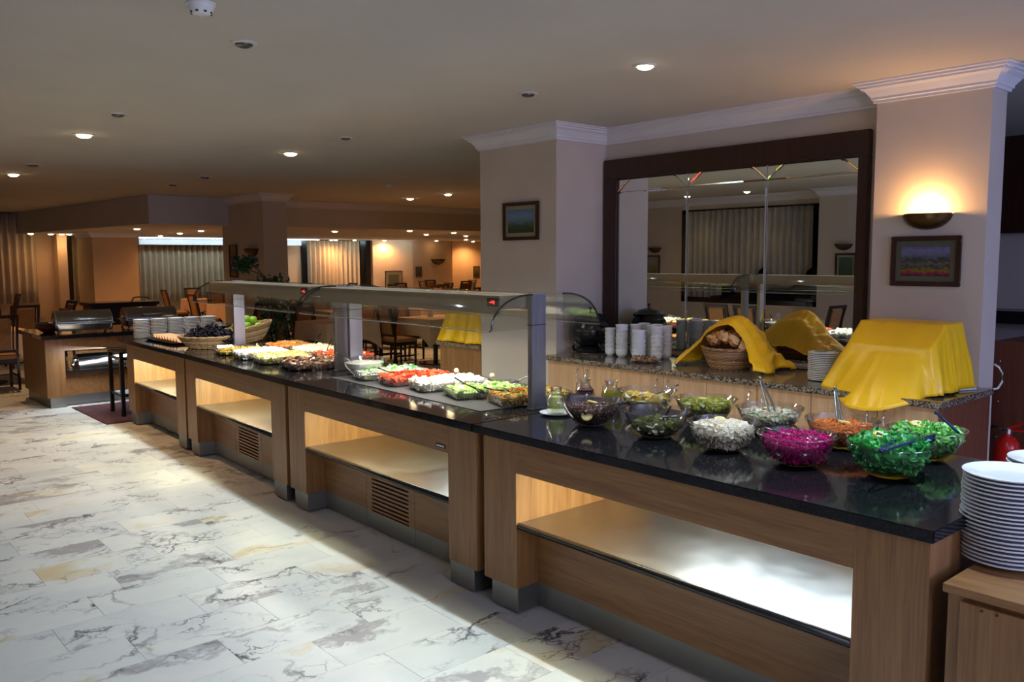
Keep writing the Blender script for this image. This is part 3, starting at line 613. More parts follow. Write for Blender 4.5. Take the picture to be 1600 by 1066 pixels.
# ------------------------------------------------------------------ heat canopies
def arch(half, top, drop, n=10):
    pts = []
    for k in range(n+1):
        a = PI/2*k/n; pts.append((half-.12+.12*math.sin(a)+.0, top-drop+drop*math.cos(a)) if False else (half*(.55+.45*math.sin(a)), top-drop*(1-math.cos(a))))
    return pts
def canopy(label, cx0, y0, cx1, y1, led):
    Ln = math.hypot(cx1-cx0, y1-y0); t = thing('food_canopy', label, 'canopy', (cx0, y0, WT+.001), -math.atan2(cx1-cx0, y1-y0), 'glass heat canopies over the dishes')
    T = .622; H = .39
    for yy in (.075, Ln-.075):
        m = MB(); m.box(-.05, .05, yy-.020, yy+.020, .006, T+.003)
        p = m.build('post', 'steel_post', t, bevel=.003)
        MB().box(-.055, .055, yy-.026, yy+.026, 0, .008).build('foot_plate', 'steel', p)
        MB().box(-.0515, .0515, yy-.0215, yy+.0215, T-.165, T-.162).build('joint_ring', 'black', p)
    lb = MB().box(-.235, .06, .105, Ln-.02, T-.074, T-.004).box(-.235, -.228, .105, Ln-.02, T-.10, T-.074).box(.053, .06, .105, Ln-.02, T-.10, T-.074).build('lamp_box', 'glass_dark', t, bevel=.006)  # the two lower side lips are added to screen the lamp from the mirror
    MB().box(-.13, -.02, .3, Ln-.3, T-.080, T-.074).build('lamp_strip', 'white_plastic', lb)
    light('canopy_light', 'AREA', (-.07, Ln/2, T-.083), 17, (1, .93, .80), size=.08, size_y=Ln-.7, parent=lb)
    if led:
        dm = MB().box(-.242, -.235, led-.045, led+.045, T-.060, T-.018); d = dm.build('display', 'black', t)
        g = MB(); X = -.2445
        for (a, b_, c, e) in ((-.004, .001, -.040, -.022), (-.004, .016, -.034, -.030), (.012, .017, -.034, -.022), (.020, .034, -.034, -.030)): g.box(X, X+.003, led-.012+a, led-.012+b_, T+c-.007, T+e-.007)
        g.build('red_digits', 'red_led', d)
    # curved glass wings front and back
    for s, off in ((-1, -.10), (1, .12)):
        n = 12; prof = []
        for k in range(n+1):
            a = PI/2*k/n; prof.append((off+s*(.02+.255*math.sin(a)), T+.001-.165*(1-math.cos(a))))
        prof = [(off, T+.001)]+prof+[(prof[-1][0]+s*.012, prof[-1][1]-.012)]
        th = .006; inn = [(x-s*.004, z-th) for x, z in prof]
        lp = prof+inn[::-1]
        MB().poly([p for p in lp], 1, 0.0, Ln).build('glass_wing', 'glass_guard', t, smooth=30)
        # polished lower edge and the dark end rim
        MB().tube([(prof[-1][0], .0, prof[-1][1]-.003), (prof[-1][0], Ln, prof[-1][1]-.003)], .0025, 6).build('glass_edge', 'steel', t)
        for ye in (0.0, Ln):
            MB().tube([(x, ye, z+.001) for x, z in prof], .005, 6).build('end_rim', 'black', t)
            fan = [(off, T+.001)]+prof[1:]+[(off, prof[-1][1])]
            MB().poly(fan, 1, ye-.002, ye+.002).build('end_glass', 'glass_guard', t)
    return t
canopy('near glass heat canopy on steel posts with a red digit display', 3.08, 3.255, 3.10, 5.33, .155)
canopy('far glass heat canopy on steel posts over the corn and feta dishes', 3.10, 5.385, 3.18, 7.50, .16)
# ------------------------------------------------------------------ back cabinets under the mirror
cab_y = [1.945, 2.283, 2.703, 3.087, 3.486, 3.865, 4.271, 4.670, 5.075]
CX = 4.82
body = thing('low_cabinet', 'long low oak wall cabinet below the mirror with paired arched handles', 'cabinet', (CX, 1.945, 0))
MB().box(.02, .70, 0, cab_y[-1]-1.945, .10, .862).build('carcass', 'oak_pale', body)
MB().box(.02, .70, -.022, 0, .0, .862).build('end_panel', 'wood_red', body)
MB().box(.05, .68, .02, cab_y[-1]-1.965, 0, .10).build('plinth', 'black', body)
for i in range(8):
    a, b_ = cab_y[i]-1.945, cab_y[i+1]-1.945
    d = MB().box(0, .018, a+.0025, b_-.0025, .10, .858).build('door', 'oak_pale', body, bevel=.001, segs=1)
    hy = (b_-.05) if i % 2 == 0 else a+.05
    h = MB(); pts = [(0, hy, .71)]+[(-.028*math.sin(PI*k/8)-.002, hy, .71+.115*k/8) for k in range(1, 8)]+[(0, hy, .825)]
    h.tube(pts, .0055, 8).build('handle', 'chrome', d, smooth=True)
tag(MB().box(4.79, 5.55, 1.915, 5.10, .862, .90).box(5.5, 5.748, 2.71, 5.18, .862, .90).build('granite_top', 'speckled_granite', bevel=.003, segs=2), 'speckled brown granite top of the wall cabinet', 'worktop')
lc = thing('low_cabinet', 'oak cabinet left of the cream pillar', 'cabinet', (5.09, 6.29, 0))
MB().box(0, .6, 0, .66, .08, .83).build('carcass', 'oak_v', lc); MB().box(.03, .6, .02, .62, 0, .08).build('plinth', 'black', lc)
tag(MB().box(5.06, 5.72, 6.275, 6.99, .83, .868).build('granite_top', 'speckled_granite', bevel=.003), 'speckled granite top left of the cream pillar', 'worktop')
# plate cabinet at the right edge
pc_ = thing('plate_cabinet', 'oak cabinet at the right edge that carries the dinner plates', 'cabinet', (2.545, -.62, 0))
MB().box(.02, .85, 0, 1.60, .05, .715).build('carcass', 'oak_v', pc_)
MB().box(0, .02, .004, 1.56, .05, .70).build('door', 'oak_v', pc_, bevel=.001, segs=1)
MB().box(.0, .86, 0, 1.61, .715, .742).build('top_board', 'oak_h', pc_, bevel=.002, segs=1)
MB().box(.05, .8, .02, 1.5, 0, .05).build('plinth', 'black', pc_)
for yy in (1.46, 1.50): MB().lathe([(.004, 0), (.004, -.004)], n=10, T=TR((0, yy, .69), ry=PI/2), cap0=True, cap1=True).build('screw', 'brass', pc_)
# ------------------------------------------------------------------ plates
def plate_mb(r=.135, h=.018, well=.62):
    m = MB(); m.lathe([(0.001, .003), (r*well*.7, .003), (r*well, .005), (r*well+.012, .010), (r*.985, h), (r, h-.001), (r*.99, h-.005), (r*well+.01, .003), (r*well*.75, 0), (.001, 0)], n=40); return m
def stack(name, mesh, mat, c, n, pitch, label_fn, cat, group, jit=.002, smooth=35):
    first = None; rg = random.Random(int(c[0]*100)+n)
    for k in range(n):
        if first is None: first = mesh.build(name, mat, smooth=smooth); o = first
        else: o = first.copy(); col.objects.link(o)
        o.location = (c[0]+rg.uniform(-jit, jit), c[1]+rg.uniform(-jit, jit), c[2]+k*pitch); o.rotation_euler = (rg.uniform(-.004, .004), rg.uniform(-.004, .004), rg.uniform(0, 6))
        tag(o, label_fn(k, n), cat, group)
    return first
def place_name(k, n, what, where):
    if k == n-1: return 'top %s of %s' % (what, where)
    if k == 0: return 'bottom %s of %s' % (what, where)
    return '%s %s from top, %s' % (ORD[n-1-k], what, where)
stack('dinner_plate', plate_mb(), 'white_china', (2.885, .985-.05, .743), 22, .0128, lambda k, n: place_name(k, n, 'white dinner plate', 'the big stack at the right edge'), 'plate', 'white dinner plates in the big stack', .003)
q = atz(1628, 733, 1.02); stack('dinner_plate', plate_mb(), 'white_china', (3.17, .98-.08, .743), 22, .0128, lambda k, n: place_name(k, n, 'white dinner plate', 'the second stack behind the big one'), 'plate', 'white dinner plates in the second stack', .003)
stack('dinner_plate', plate_mb(), 'white_china', (3.32+.12, .72+.03, .743), 24, .0128, lambda k, n: place_name(k, n, 'white dinner plate', 'the farthest stack cut by the right edge'), 'plate', 'white dinner plates in the farthest stack', .003)
for k in range(5):
    x = 2.885+.176*k
    stack('side_plate', plate_mb(.082, .012), 'white_china', (x, 9.2, WT), 13, .0155, lambda a, n, k=k: place_name(a, n, 'small white plate', 'the %s stack at the far end' % ['leftmost', 'second', 'middle', 'fourth', 'rightmost'][k]), 'plate', 'small plates in stack %s behind the bread tray' % 'ABCDE'[k], .002)
bp = (5.13, 2.80)
stack('side_plate', plate_mb(.095, .013), 'white_china', (*bp, .90), 16, .0115, lambda k, n: place_name(k, n, 'white side plate', 'the stack beside the draped box'), 'plate', 'side plates beside the draped box', .003)
for k, (dx, r_) in enumerate(((.01, .5), (-.02, 1.1))):
    m = MB(); T = TR((bp[0]-.03+dx, bp[1]-.05, .90+16*.0115+.010), rz=r_)
    m.tube([T @ Vector(p) for p in ((0, -.12, .0), (0, -.02, .004), (0, .03, .002))], .0035, 6)
    for s in (-.008, -.0027, .0027, .008): m.tube([T @ Vector(p) for p in ((0, .03, .002), (s, .045, .001), (s, .085, .004))], .0015, 5)
    tag(m.build('fork', 'spoon'), 'fork on the side plate stack, %s' % ('lying more to the right' if k == 0 else 'crossing under the other'), 'fork')
# stacked bowls (cups) on the granite
def cup_mb(r=.050, h=.058):
    return MB().lathe([(.001, .006), (.020, .006), (r*.62, .014), (r*.84, .03), (r*.95, h), (r, h), (r, h-.005), (r*.965, h-.007), (r*.90, .026), (r*.66, .008), (r*.5, .001), (r*.5, 0), (.001, 0)], n=28)
cups = [(5.17, 4.70, .046, 6, 'leftmost short'), (5.17, 4.575, .052, 7, 'second'), (5.28, 4.52, .050, 7, 'third, set back'), (5.16, 4.385, .060, 6, 'wide middle'), (5.30, 4.36, .050, 7, 'fifth, set back'), (5.20, 4.235, .052, 7, 'rightmost')]
for i, (x, yy, r, n, nm) in enumerate(cups):
    stack('soup_bowl', cup_mb(r, .056), 'white_china', (x, yy, .90), n, .0345, lambda k, n, nm=nm: place_name(k, n, 'white soup bowl', 'the %s stack by the mirror' % nm.replace(', set back', '')), 'bowl', 'soup bowls of the %s stack' % nm, .0012)
for i, (x, yy) in enumerate([(5.42, 4.55), (5.40, 4.40), (5.33, 4.25)]):
    stack('soup_bowl', cup_mb(.05, .056), 'white_china', (x, yy, .90), 7, .0345, lambda k, n, i=i: place_name(k, n, 'white soup bowl', 'the rear %s stack at the mirror' % ['left', 'middle', 'right'][i]), 'bowl', 'soup bowls of the %s rear stack' % ['left', 'middle', 'right'][i], .0012)
# ------------------------------------------------------------------ black soup kettle
k_ = thing('soup_kettle', 'big black lidded soup kettle on three legs beside the mirror frame', 'soup kettle', (5.28, 5.03, .90))
MB().lathe([(.001, .05), (.08, .052), (.13, .08), (.158, .13), (.165, .18), (.155, .225), (.135, .25), (.132, .262), (.150, .272), (.150, .280), (.13, .28), (.13, .24)], n=36).build('body', 'black_iron', k_, smooth=50)
ld = MB().lathe([(.148, .283), (.150, .292), (.125, .302), (.10, .322), (.05, .338), (.001, .343)], n=36).build('lid', 'black_iron', k_, smooth=50)
MB().lathe([(.008, .338), (.008, .362), (.017, .368), (.017, .382), (.001, .386)], n=12).build('knob', 'black_iron', ld, smooth=50)
for j in range(3):
    a = 2.4+j*2*PI/3; MB().tube([(.12*math.cos(a), .12*math.sin(a), .10), (.15*math.cos(a), .15*math.sin(a), .04), (.135*math.cos(a), .135*math.sin(a), 0.004)], [.016, .012, .012], 8).build('leg', 'black_iron', k_, smooth=True)
for s in (-1, 1):
    MB().tube([(.0+.035*math.cos(b_), s*(.15+.028*math.sin(b_)), .235) for b_ in [PI*q/6 for q in range(7)]], .007, 6).build('handle', 'black_iron', k_, smooth=True)
MB().lathe([(.12, 0), (.135, .01), (.11, .04), (.09, .05)], n=30).build('stand', 'black_iron', k_, smooth=50)
tag(MB().tube([(5.08, 4.93, .906), (5.08, 4.84, .907), (5.07, 4.76, .906)], [.004, .005, .012], 8).build('spoon', 'spoon'), 'small steel spoon lying in front of the soup kettle', 'spoon')
# ================================================================== FOOD
def F_(name, cols, **k):
    M[name] = food(name, cols, **k); return name
F_('f_rocket', [(.02, .17, .03), (.05, .40, .09), (.12, .58, .16), (.28, .75, .30)], rough=.35)
F_('f_lettuce', [(.08, .38, .05), (.20, .62, .12), (.36, .78, .24), (.62, .88, .48)], rough=.35)
F_('f_beet', [(.30, .0, .08), (.50, .0, .15), (.68, .01, .24)], rough=.25)
F_('f_carrot', [(.60, .13, .02), (.78, .22, .04), (.85, .33, .08)], rough=.4)
F_('f_tuna', [(.52, .36, .26), (.70, .56, .42), (.25, .34, .12), (.80, .72, .60), (.60, .36, .30)])
F_('f_bean', [(.12, .14, .01), (.28, .28, .02), (.42, .40, .05), (.20, .18, .03)], rough=.3)
F_('f_lemonmix', [(.80, .45, .02), (.85, .62, .10), (.80, .76, .50), (.75, .38, .03)], rough=.3)
F_('f_olive', [(.015, .006, .012), (.04, .012, .02), (.16, .06, .045), (.24, .11, .07)], rough=.15)
F_('f_pickle', [(.05, .06, .015), (.10, .11, .03), (.16, .16, .05)], rough=.2)
F_('f_potato', [(.62, .48, .32), (.80, .70, .54), (.88, .82, .68), (.70, .58, .42)], rough=.4)
F_('f_lemon_rind', [(.80, .50, .02), (.85, .58, .04)]); F_('f_lemon_flesh', [(.80, .76, .45), (.86, .82, .60)])
F_('f_tomato', [(.62, .04, .015), (.75, .09, .03), (.80, .18, .08)], rough=.2)
F_('f_feta', [(.80, .78, .70), (.86, .84, .78)], rough=.5)
F_('f_cucumber', [(.25, .50, .08), (.45, .68, .20), (.62, .78, .40)], rough=.3)
F_('f_mixed', [(.65, .06, .02), (.18, .36, .05), (.75, .22, .03), (.45, .60, .15), (.70, .05, .02)], rough=.25)
F_('f_onion', [(.52, .50, .62), (.66, .66, .74), (.62, .70, .40), (.78, .80, .72)], rough=.25)
F_('f_mushroom', [(.08, .03, .015), (.22, .09, .04), (.34, .18, .09), (.50, .36, .22)], rough=.3)
F_('f_corn', [(.40, .38, .04), (.70, .60, .10), (.82, .74, .30), (.80, .78, .50)], rough=.3)
F_('f_yellowmix', [(.38, .24, .03), (.62, .42, .05), (.75, .58, .12)], rough=.3)
F_('f_bulgur', [(.75, .52, .20), (.85, .70, .42), (.80, .62, .30)], rough=.5)
F_('f_redpepper', [(.55, .02, .01), (.72, .05, .02), (.80, .20, .04), (.60, .02, .02)], rough=.2)
F_('f_orange', [(.62, .16, .03), (.75, .34, .08), (.50, .10, .02), (.40, .42, .08)], rough=.3)
F_('f_grape', [(.003, .003, .008), (.008, .007, .018), (.012, .008, .02)], rough=.5, spec=.25)
F_('f_apple', [(.22, .50, .03), (.36, .62, .06)], rough=.25)
F_('f_bread', [(.74, .44, .20), (.82, .56, .30)], rough=.7); F_('f_crust', [(.42, .17, .05), (.55, .26, .09)], rough=.5)
F_('f_date', [(.12, .06, .03), (.24, .13, .07), (.35, .22, .13)], rough=.5)
F_('f_yogurt', [(.82, .82, .80), (.84, .84, .83)], rough=.3)
def leafp(m, p, T, s, rg):
    w, L = s*.55*rg.uniform(.8, 1.2), s; c = rg.uniform(-.5, .5); vs = []
    for i, (u, ww) in enumerate(((-.5, .3), (-.15, 1), (.2, .9), (.5, .25))):
        for v in (-1, 0, 1): vs.append(Vector(p)+(T @ Vector((u*L, v*w*.5*ww, (abs(v)*.25+c*u*u*2)*s))))
    m.add(vs, [(i*3+j, i*3+j+1, i*3+j+4, i*3+j+3) for i in range(3) for j in range(2)])
def strandp(m, p, T, s, rg, r=.0018):
    c = rg.uniform(-.9, .9); n = 4
    m.tube([Vector(p)+(T @ Vector(((k/n-.5)*s, c*s*((k/n-.5)**2), .2*c*s*math.sin(k)))) for k in range(n+1)], r, 4)
def chunkp(m, p, T, s, rg, asp=(1, .7, .6)):
    a = [s*.5*x*rg.uniform(.7, 1.2) for x in asp]
    vs = [Vector(p)+(T @ Vector((sx*a[0]*rg.uniform(.8, 1.1), sy*a[1]*rg.uniform(.8, 1.1), sz*a[2]*rg.uniform(.8, 1.1)))) for sz in (-1, 1) for sy in (-1, 1) for sx in (-1, 1)]
    m.add(vs, [(0, 2, 3, 1), (4, 5, 7, 6), (0, 1, 5, 4), (2, 6, 7, 3), (0, 4, 6, 2), (1, 3, 7, 5)])
def slicep(m, p, T, s, rg, th=.12, n=10):
    lo = [Vector(p)+(T @ Vector((s*.5*math.cos(2*PI*k/n), s*.5*math.sin(2*PI*k/n), -s*th/2))) for k in range(n)]
    hi = [Vector(p)+(T @ Vector((s*.5*math.cos(2*PI*k/n), s*.5*math.sin(2*PI*k/n), s*th/2))) for k in range(n)]
    m.rings([lo, hi])
def ballp(m, p, T, s, rg, asp=(1, .85, .85)):
    m.ball(p, s*.5, 7, 5, asp, T)
def wedgep(m, p, T, s, rg):
    n = 6; a = []; b_ = []
    for k in range(n+1):
        t = PI*k/n; a.append(Vector(p)+(T @ Vector((s*.5*math.cos(t), s*.38*math.sin(t), 0)))); b_.append(Vector(p)+(T @ Vector((s*.42*math.cos(t), s*.2*math.sin(t), s*.3*math.sin(t)))))
    m.rings([a, b_])
KIND = dict(leaf=leafp, strand=strandp, chunk=chunkp, slice=slicep, ball=ballp, wedge=wedgep)
def randT(rg, flat=1.0): return rot(rg.gauss(0, .5)*flat, rg.gauss(0, .5)*flat, rg.uniform(0, 6.28))
BP = [(.050, .0), (.068, .004), (.098, .030), (.125, .065), (.141, .095), (.148, .115)]
def brad(z):
    for (r0, z0), (r1, z1) in zip(BP, BP[1:]):
        if z <= z1: return r0+(r1-r0)*max(0, z-z0)/(z1-z0)
    return BP[-1][0]
def bowl_mesh(s=1.0):
    out = [(.001, .0)]+BP+[(.1535, .116), (.1555, .120), (.1535, .1245), (.147, .125)]
    inn = [(r-.004, z) for r, z in BP[::-1] if z > .02]+[(.060, .009), (.001, .007)]
    return MB().lathe([(r*s, z*s) for r, z in out+inn], n=48)
bowl_data = None
def salad_bowl(label, c, contents, fill, lvl, dome, pieces, name='salad', lemon=None, rz=0, s=1.0):
    """a glass bowl (own thing) and the salad in it (own thing, stuff)"""
    global bowl_data
    rg = random.Random(int(c[0]*1000+c[1]*77))
    if bowl_data is None or s != 1.0:
        o = bowl_mesh(s).build('glass_bowl', 'glass', smooth=60)
        if s == 1.0: bowl_data = o.data
    else:
        o = bpy.data.objects.new('glass_bowl', bowl_data); col.objects.link(o)
    o.location = (c[0], c[1], WT+.0005); tag(o, 'clear glass bowl holding the '+label, 'bowl', None)
    core = thing(name, contents, 'food', (c[0], c[1], WT+.0005), rz)
    prof = [(.001, .0095)]+[(.050*s, .0105)]+[(brad(z)*s-.017, z*s) for z in (.016, .03, .05, .07, .09, .105) if z*s < lvl-.004]
    R = brad(min(lvl/s, .115))*s-.011
    prof += [(R, lvl)]+[(R*math.cos(a), lvl+dome*math.sin(a)*.9) for a in (.5, 1.0, 1.4)]+[(.001, lvl+dome*.9)]
    MB().lathe([(r, z) for r, z in prof], n=32).build('salad_core', fill, core, smooth=True, kind='stuff')
    for kind, mat, n, sz, side in pieces:
        m = MB()
        for i in range(n):
            if i < n*side:
                z = rg.uniform(.016+sz*.3, lvl+.004); a = rg.uniform(0, 2*PI); r = brad(z/s)*s-.0065-.012*max(0, 1-z/.035)-sz*{'leaf': .20, 'strand': .10, 'ball': .38, 'chunk': .26, 'slice': .12, 'wedge': .30}[kind]
                slope = .9 if z < .05 else .4
                T = Matrix.Rotation(a, 4, 'Z') @ Matrix.Rotation(PI/2-slope+rg.gauss(0, .12), 4, 'Y') @ Matrix.Rotation(rg.uniform(0, 6.28), 4, 'Z')
                if kind in ('strand',): p = (r*math.cos(a), r*math.sin(a), z)
                else: p = (r*math.cos(a), r*math.sin(a), z)
                KIND[kind](m, p, T, sz*rg.uniform(.7, 1.15)*.8, rg)
            else:
                rr = math.sqrt(rg.random())*(R-sz*.15); a = rg.uniform(0, 6.28); z = lvl+dome*math.sqrt(max(0, 1-(rr/(R*1.02))**2))*.95+rg.uniform(-.002, .006)
                KIND[kind](m, (rr*math.cos(a), rr*math.sin(a), z), randT(rg), sz*rg.uniform(.7, 1.3), rg)
        m.build('salad_pieces', mat, core, smooth=(kind in ('ball', 'strand')), kind='stuff')
    return core
def lemon_slice(P, T, lab, s=.052):
    t = thing('lemon_slice', lab, 'lemon slice', P); t.matrix_world = Matrix.Translation(P) @ T
    m = MB(); slicep(m, (0, 0, 0), rot(), s, None, .10, 24); m.build('rind', 'f_lemon_rind', t)
    m = MB(); n = 8
    for k in range(n):
        a0 = 2*PI*k/n+.06; a1 = 2*PI*(k+1)/n-.06; r = s*.5*.84
        for z in (-s*.055, s*.055):
            pts = [(r*.12*math.cos((a0+a1)/2), r*.12*math.sin((a0+a1)/2))]+[(r*math.cos(a0+(a1-a0)*q/3), r*math.sin(a0+(a1-a0)*q/3)) for q in range(4)]
            m.rings([[(x, y_, z-.001) for x, y_ in pts], [(x, y_, z+.001) for x, y_ in pts]])
    m.build('flesh', 'f_lemon_flesh', t); return t
def utensil(P, Q, lab, mat='spoon', kind='spoon', name='serving_spoon'):
    P = Vector(P); Q = Vector(Q); d = (Q-P).normalized(); m = MB()
    m.tube([P, P.lerp(Q, .5)+Vector((0, 0, -.004)), Q], [.0045, .0035, .005], 8)
    if kind == 'spoon':
        T = d.to_track_quat('X', 'Z').to_matrix().to_4x4(); m.ball(P-d*.028, .03, 12, 7, (1, .72, .3), T)
    if kind == 'hook': m.tube([Q, Q+Vector((0, 0, .012))+d*.01, Q+d*.03+Vector((0, 0, .002)), Q+d*.03-Vector((0, 0, .012))], .0035, 6)
    return tag(m.build(name, mat, smooth=True), lab, 'serving spoon')
front = dict(olive=(2.98, 2.83), pickle=(3.0, 2.44), potato=(3.0, 2.08), beet=(3.0, 1.735), rocket=(3.09, 1.41))
back = dict(lemon=(3.44, 2.86), bean=(3.44, 2.49), tuna=(3.45, 2.14), carrot=(3.42, 1.77), lettuce=(3.47, 1.44))
salad_bowl('black olives', front['olive'], 'dark olives heaped in the glass bowl beside the lemon juice jug', 'f_olive', .082, .012, [('ball', 'f_olive', 620, .017, .6)], 'olives')
salad_bowl('dark green pickles', front['pickle'], 'dull green pickles in brine in the half-filled glass bowl', 'f_pickle', .058, .004, [('chunk', 'f_pickle', 160, .034, .5), ('slice', 'f_potato', 26, .03, .5)], 'pickles')
salad_bowl('pale potato salad', front['potato'], 'pale shredded potato and chicken salad in a glass bowl', 'f_potato', .085, .024, [('chunk', 'f_potato', 420, .026, .55), ('strand', 'f_potato', 260, .045, .7)], 'potato_salad')
salad_bowl('shredded magenta beetroot', front['beet'], 'bright magenta shredded beetroot in a glass bowl', 'f_beet', .092, .020, [('strand', 'f_beet', 900, .04, .5)], 'beetroot_salad')
salad_bowl('rocket leaves', front['rocket'], 'heaped dark green rocket leaves in the front glass bowl', 'f_rocket', .098, .040, [('leaf', 'f_rocket', 520, .050, .5)], 'rocket_salad')
salad_bowl('lemon and orange wedges', back['lemon'], 'lemon and orange wedges in a glass bowl by the oil jug', 'f_lemonmix', .075, .006, [('wedge', 'f_lemonmix', 90, .060, .5), ('slice', 'f_lemonmix', 20, .05, .4)], 'lemon_wedges')
salad_bowl('olive-green beans', back['bean'], 'chopped olive-green beans in a glass bowl', 'f_bean', .090, .014, [('chunk', 'f_bean', 620, .020, .5), ('ball', 'f_bean', 120, .012, .5)], 'green_bean_salad')
salad_bowl('pinkish tuna salad', back['tuna'], 'flaked pinkish tuna salad with dark leaves in a glass bowl', 'f_tuna', .084, .014, [('chunk', 'f_tuna', 420, .020, .6), ('leaf', 'f_rocket', 40, .022, .4)], 'tuna_salad')
salad_bowl('grated orange carrot', back['carrot'], 'grated orange carrot in a glass bowl', 'f_carrot', .086, .012, [('strand', 'f_carrot', 800, .034, .5)], 'carrot_salad')
salad_bowl('shredded lettuce', back['lettuce'], 'light green shredded lettuce heaped in the rear right glass bowl', 'f_lettuce', .094, .034, [('leaf', 'f_lettuce', 650, .034, .5)], 'lettuce_salad')
def over(k, px, py, z):
    return atz(px, py, WT+z)
lemon_slice(atz(920, 651, WT+.055)+Vector((.0, -.0, 0)), rot(1.15, 0, -.75), 'lemon slice pressed upright against the front glass of the olive bowl') if False else None
a = math.atan2(-2.83, -2.98); lemon_slice(Vector((2.98+.116*math.cos(a-.18), 2.83+.116*math.sin(a-.18), WT+.068)), Matrix.Rotation(a-.18, 4, 'Z') @ Matrix.Rotation(PI/2-.55, 4, 'Y'), 'lemon slice standing against the glass in the olive bowl', .055)
lemon_slice(Vector((3.02, 2.86, WT+.105)), rot(.1, .2, 0), 'lemon slice lying on the olives')
lemon_slice(Vector((3.03, 2.12, WT+.122)), rot(.15, -.2, 0), 'lemon slice on the pale potato salad', .05)
lemon_slice(Vector((3.46, 2.52, WT+.113)), rot(.1, .1, 0), 'lemon slice on the green beans')
lemon_slice(Vector((3.47, 2.16, WT+.108)), rot(.1, .1, 0), 'lemon slice on the tuna salad', .045)
lemon_slice(Vector((3.42, 1.76, WT+.110)), rot(.1, .1, 0), 'lemon slice on the grated carrot')
lemon_slice(Vector((3.08, 1.44, WT+.152)), rot(.1, -.25, .4), 'lemon slice on the rocket leaves', .058)
lemon_slice(Vector((3.44, 1.46, WT+.142)), rot(.1, -.25, .4), 'lemon slice on the shredded lettuce', .058)
# tongs and spoons
def tongs(P, Q, label, mat, spread=.05, name='salad_tongs', slots=True):
    P = Vector(P); Q = Vector(Q); d = (Q-P).normalized(); s = d.cross(Vector((0, 0, 1))).normalized(); L = (Q-P).length; t = thing(name, label, 'tongs', P)
    up = s.cross(d)
    for k in (-1, 1):
        m = MB(); n = 8; pts = []
        for i in range(n+1):
            u = i/n; pts.append(d*L*u+s*k*spread*(1-u)**.6*.5)
        m.tube(pts, [.0055 if i > 2 else .006 for i in range(n+1)], 6)
        if slots:
            for j in range(6): m.tube([pts[0]+d*(.012*j)+s*k*.002, pts[0]+d*(.012*j)+s*k*.002-up*.024], .0022, 5)
            m.tube([pts[0]-up*.024, pts[0]+d*.065-up*.024], .003, 5)
        m.build('arm', mat, t, smooth=True)
    m = MB(); m.ball(d*L, .009, 8, 6); m.build('hinge', mat, t, smooth=True); return t
tongs(atz(1441, 677, WT+.150), atz(1376, 704, WT+.150), 'dark blue-tinted plastic tongs lying on the rocket bowl', 'blue_plastic', .085)
tongs(atz(1497, 676, WT+.125), atz(1463, 645, WT+.20), 'dark blue-tinted plastic tongs sticking out of the lettuce bowl', 'blue_plastic', .03, slots=False)
utensil((2.99, 1.72, WT+.115), (2.93, 1.84, WT+.14), 'steel spoon with its bowl on the magenta beetroot')
utensil((3.03, 1.70, WT+.117), (3.10, 1.82, WT+.135), 'second steel spoon crossing the beetroot')
tongs((3.42, 1.78, WT+.11), (3.52, 1.86, WT+.235), 'thin steel tongs standing in the grated carrot', 'spoon', .02, slots=False)
tongs((3.44, 2.12, WT+.11), (3.52, 2.24, WT+.24), 'steel tongs standing in the tuna salad', 'spoon', .03, slots=False)
utensil((3.42, 2.83, WT+.09), (3.52, 2.72, WT+.155), 'steel spoon resting in the lemon wedges')
utensil((3.01, 2.42, WT+.07), (3.00, 2.36, WT+.15), 'dark handled spoon leaning in the pickle bowl', 'black')
utensil((3.0, 2.79, WT+.1), (3.11, 2.70, WT+.112), 'steel spoon lying at the right rim of the olive bowl', 'black')
# jugs
def jug(label, c, z, liquid, level, s=1.0, liqname='lemon_juice', mat=None):
    t = thing('glass_jug', label, 'jug', (c[0], c[1], z))
    P = [(.001, 0), (.034, 0), (.042, .006), (.052, .035), (.052, .060), (.042, .088), (.030, .108), (.027, .122), (.031, .138), (.034, .142), (.031, .143), (.025, .122), (.027, .108), (.039, .088), (.049, .060), (.049, .036), (.039, .009), (.001, .006)]
    MB().lathe([(r*s, h*s) for r, h in P], n=32).build('glass_body', 'glass', t, smooth=60)
    L = [(.001, .0075), (.037, .010), (.0475, .036), (.0475, .060), (.0375, .088), (.026, .108)]
    L = [(r*s, h*s) for r, h in L if h < level]; L += [(L[-1][0]*.97, level*s), (.001, level*s)]
    MB().lathe(L, n=28).build('liquid', liquid, t, smooth=60)
    MB().tube([(-.030*s, 0, .125*s), (-.062*s, 0, .12*s), (-.07*s, 0, .085*s), (-.05*s, 0, .05*s)], .005*s, 8).build('jug_handle', 'glass', t, smooth=True)
    return t
M['juice'] = plain('cloudy_lemon_juice', (.80, .86, .26), .2, 0, 0); M['vinegar'] = plain('dark_red_vinegar', (.05, .005, .006), .08, 0, 0); M['oil'] = plain('green_olive_oil', (.28, .25, .01), .1, 0, 0)
jp = atz(868, 647, WT+.012); jc = (jp.x+.035, jp.y+.03)
sau = tag(MB().lathe([(.001, .002), (.05, .002), (.085, .014), (.088, .015), (.086, .011), (.052, 0), (.001, 0)], n=36).build('saucer', 'white_china', smooth=40, loc=(jc[0], jc[1], WT)), 'white saucer under the lemon juice jug', 'saucer')
jug('glass jug of cloudy lemon juice on a white saucer', jc, WT+.004, 'juice', .092)
jp = atz(912, 631, WT); jug('glass jug of dark red vinegar behind the olive bowl', (3.36, 3.24), WT+.0005, 'vinegar', .085, 1.05)
jug('glass jug of green olive oil beside the lemon wedge bowl', (3.37, 3.05), WT+.0005, 'oil', .088, 1.1)
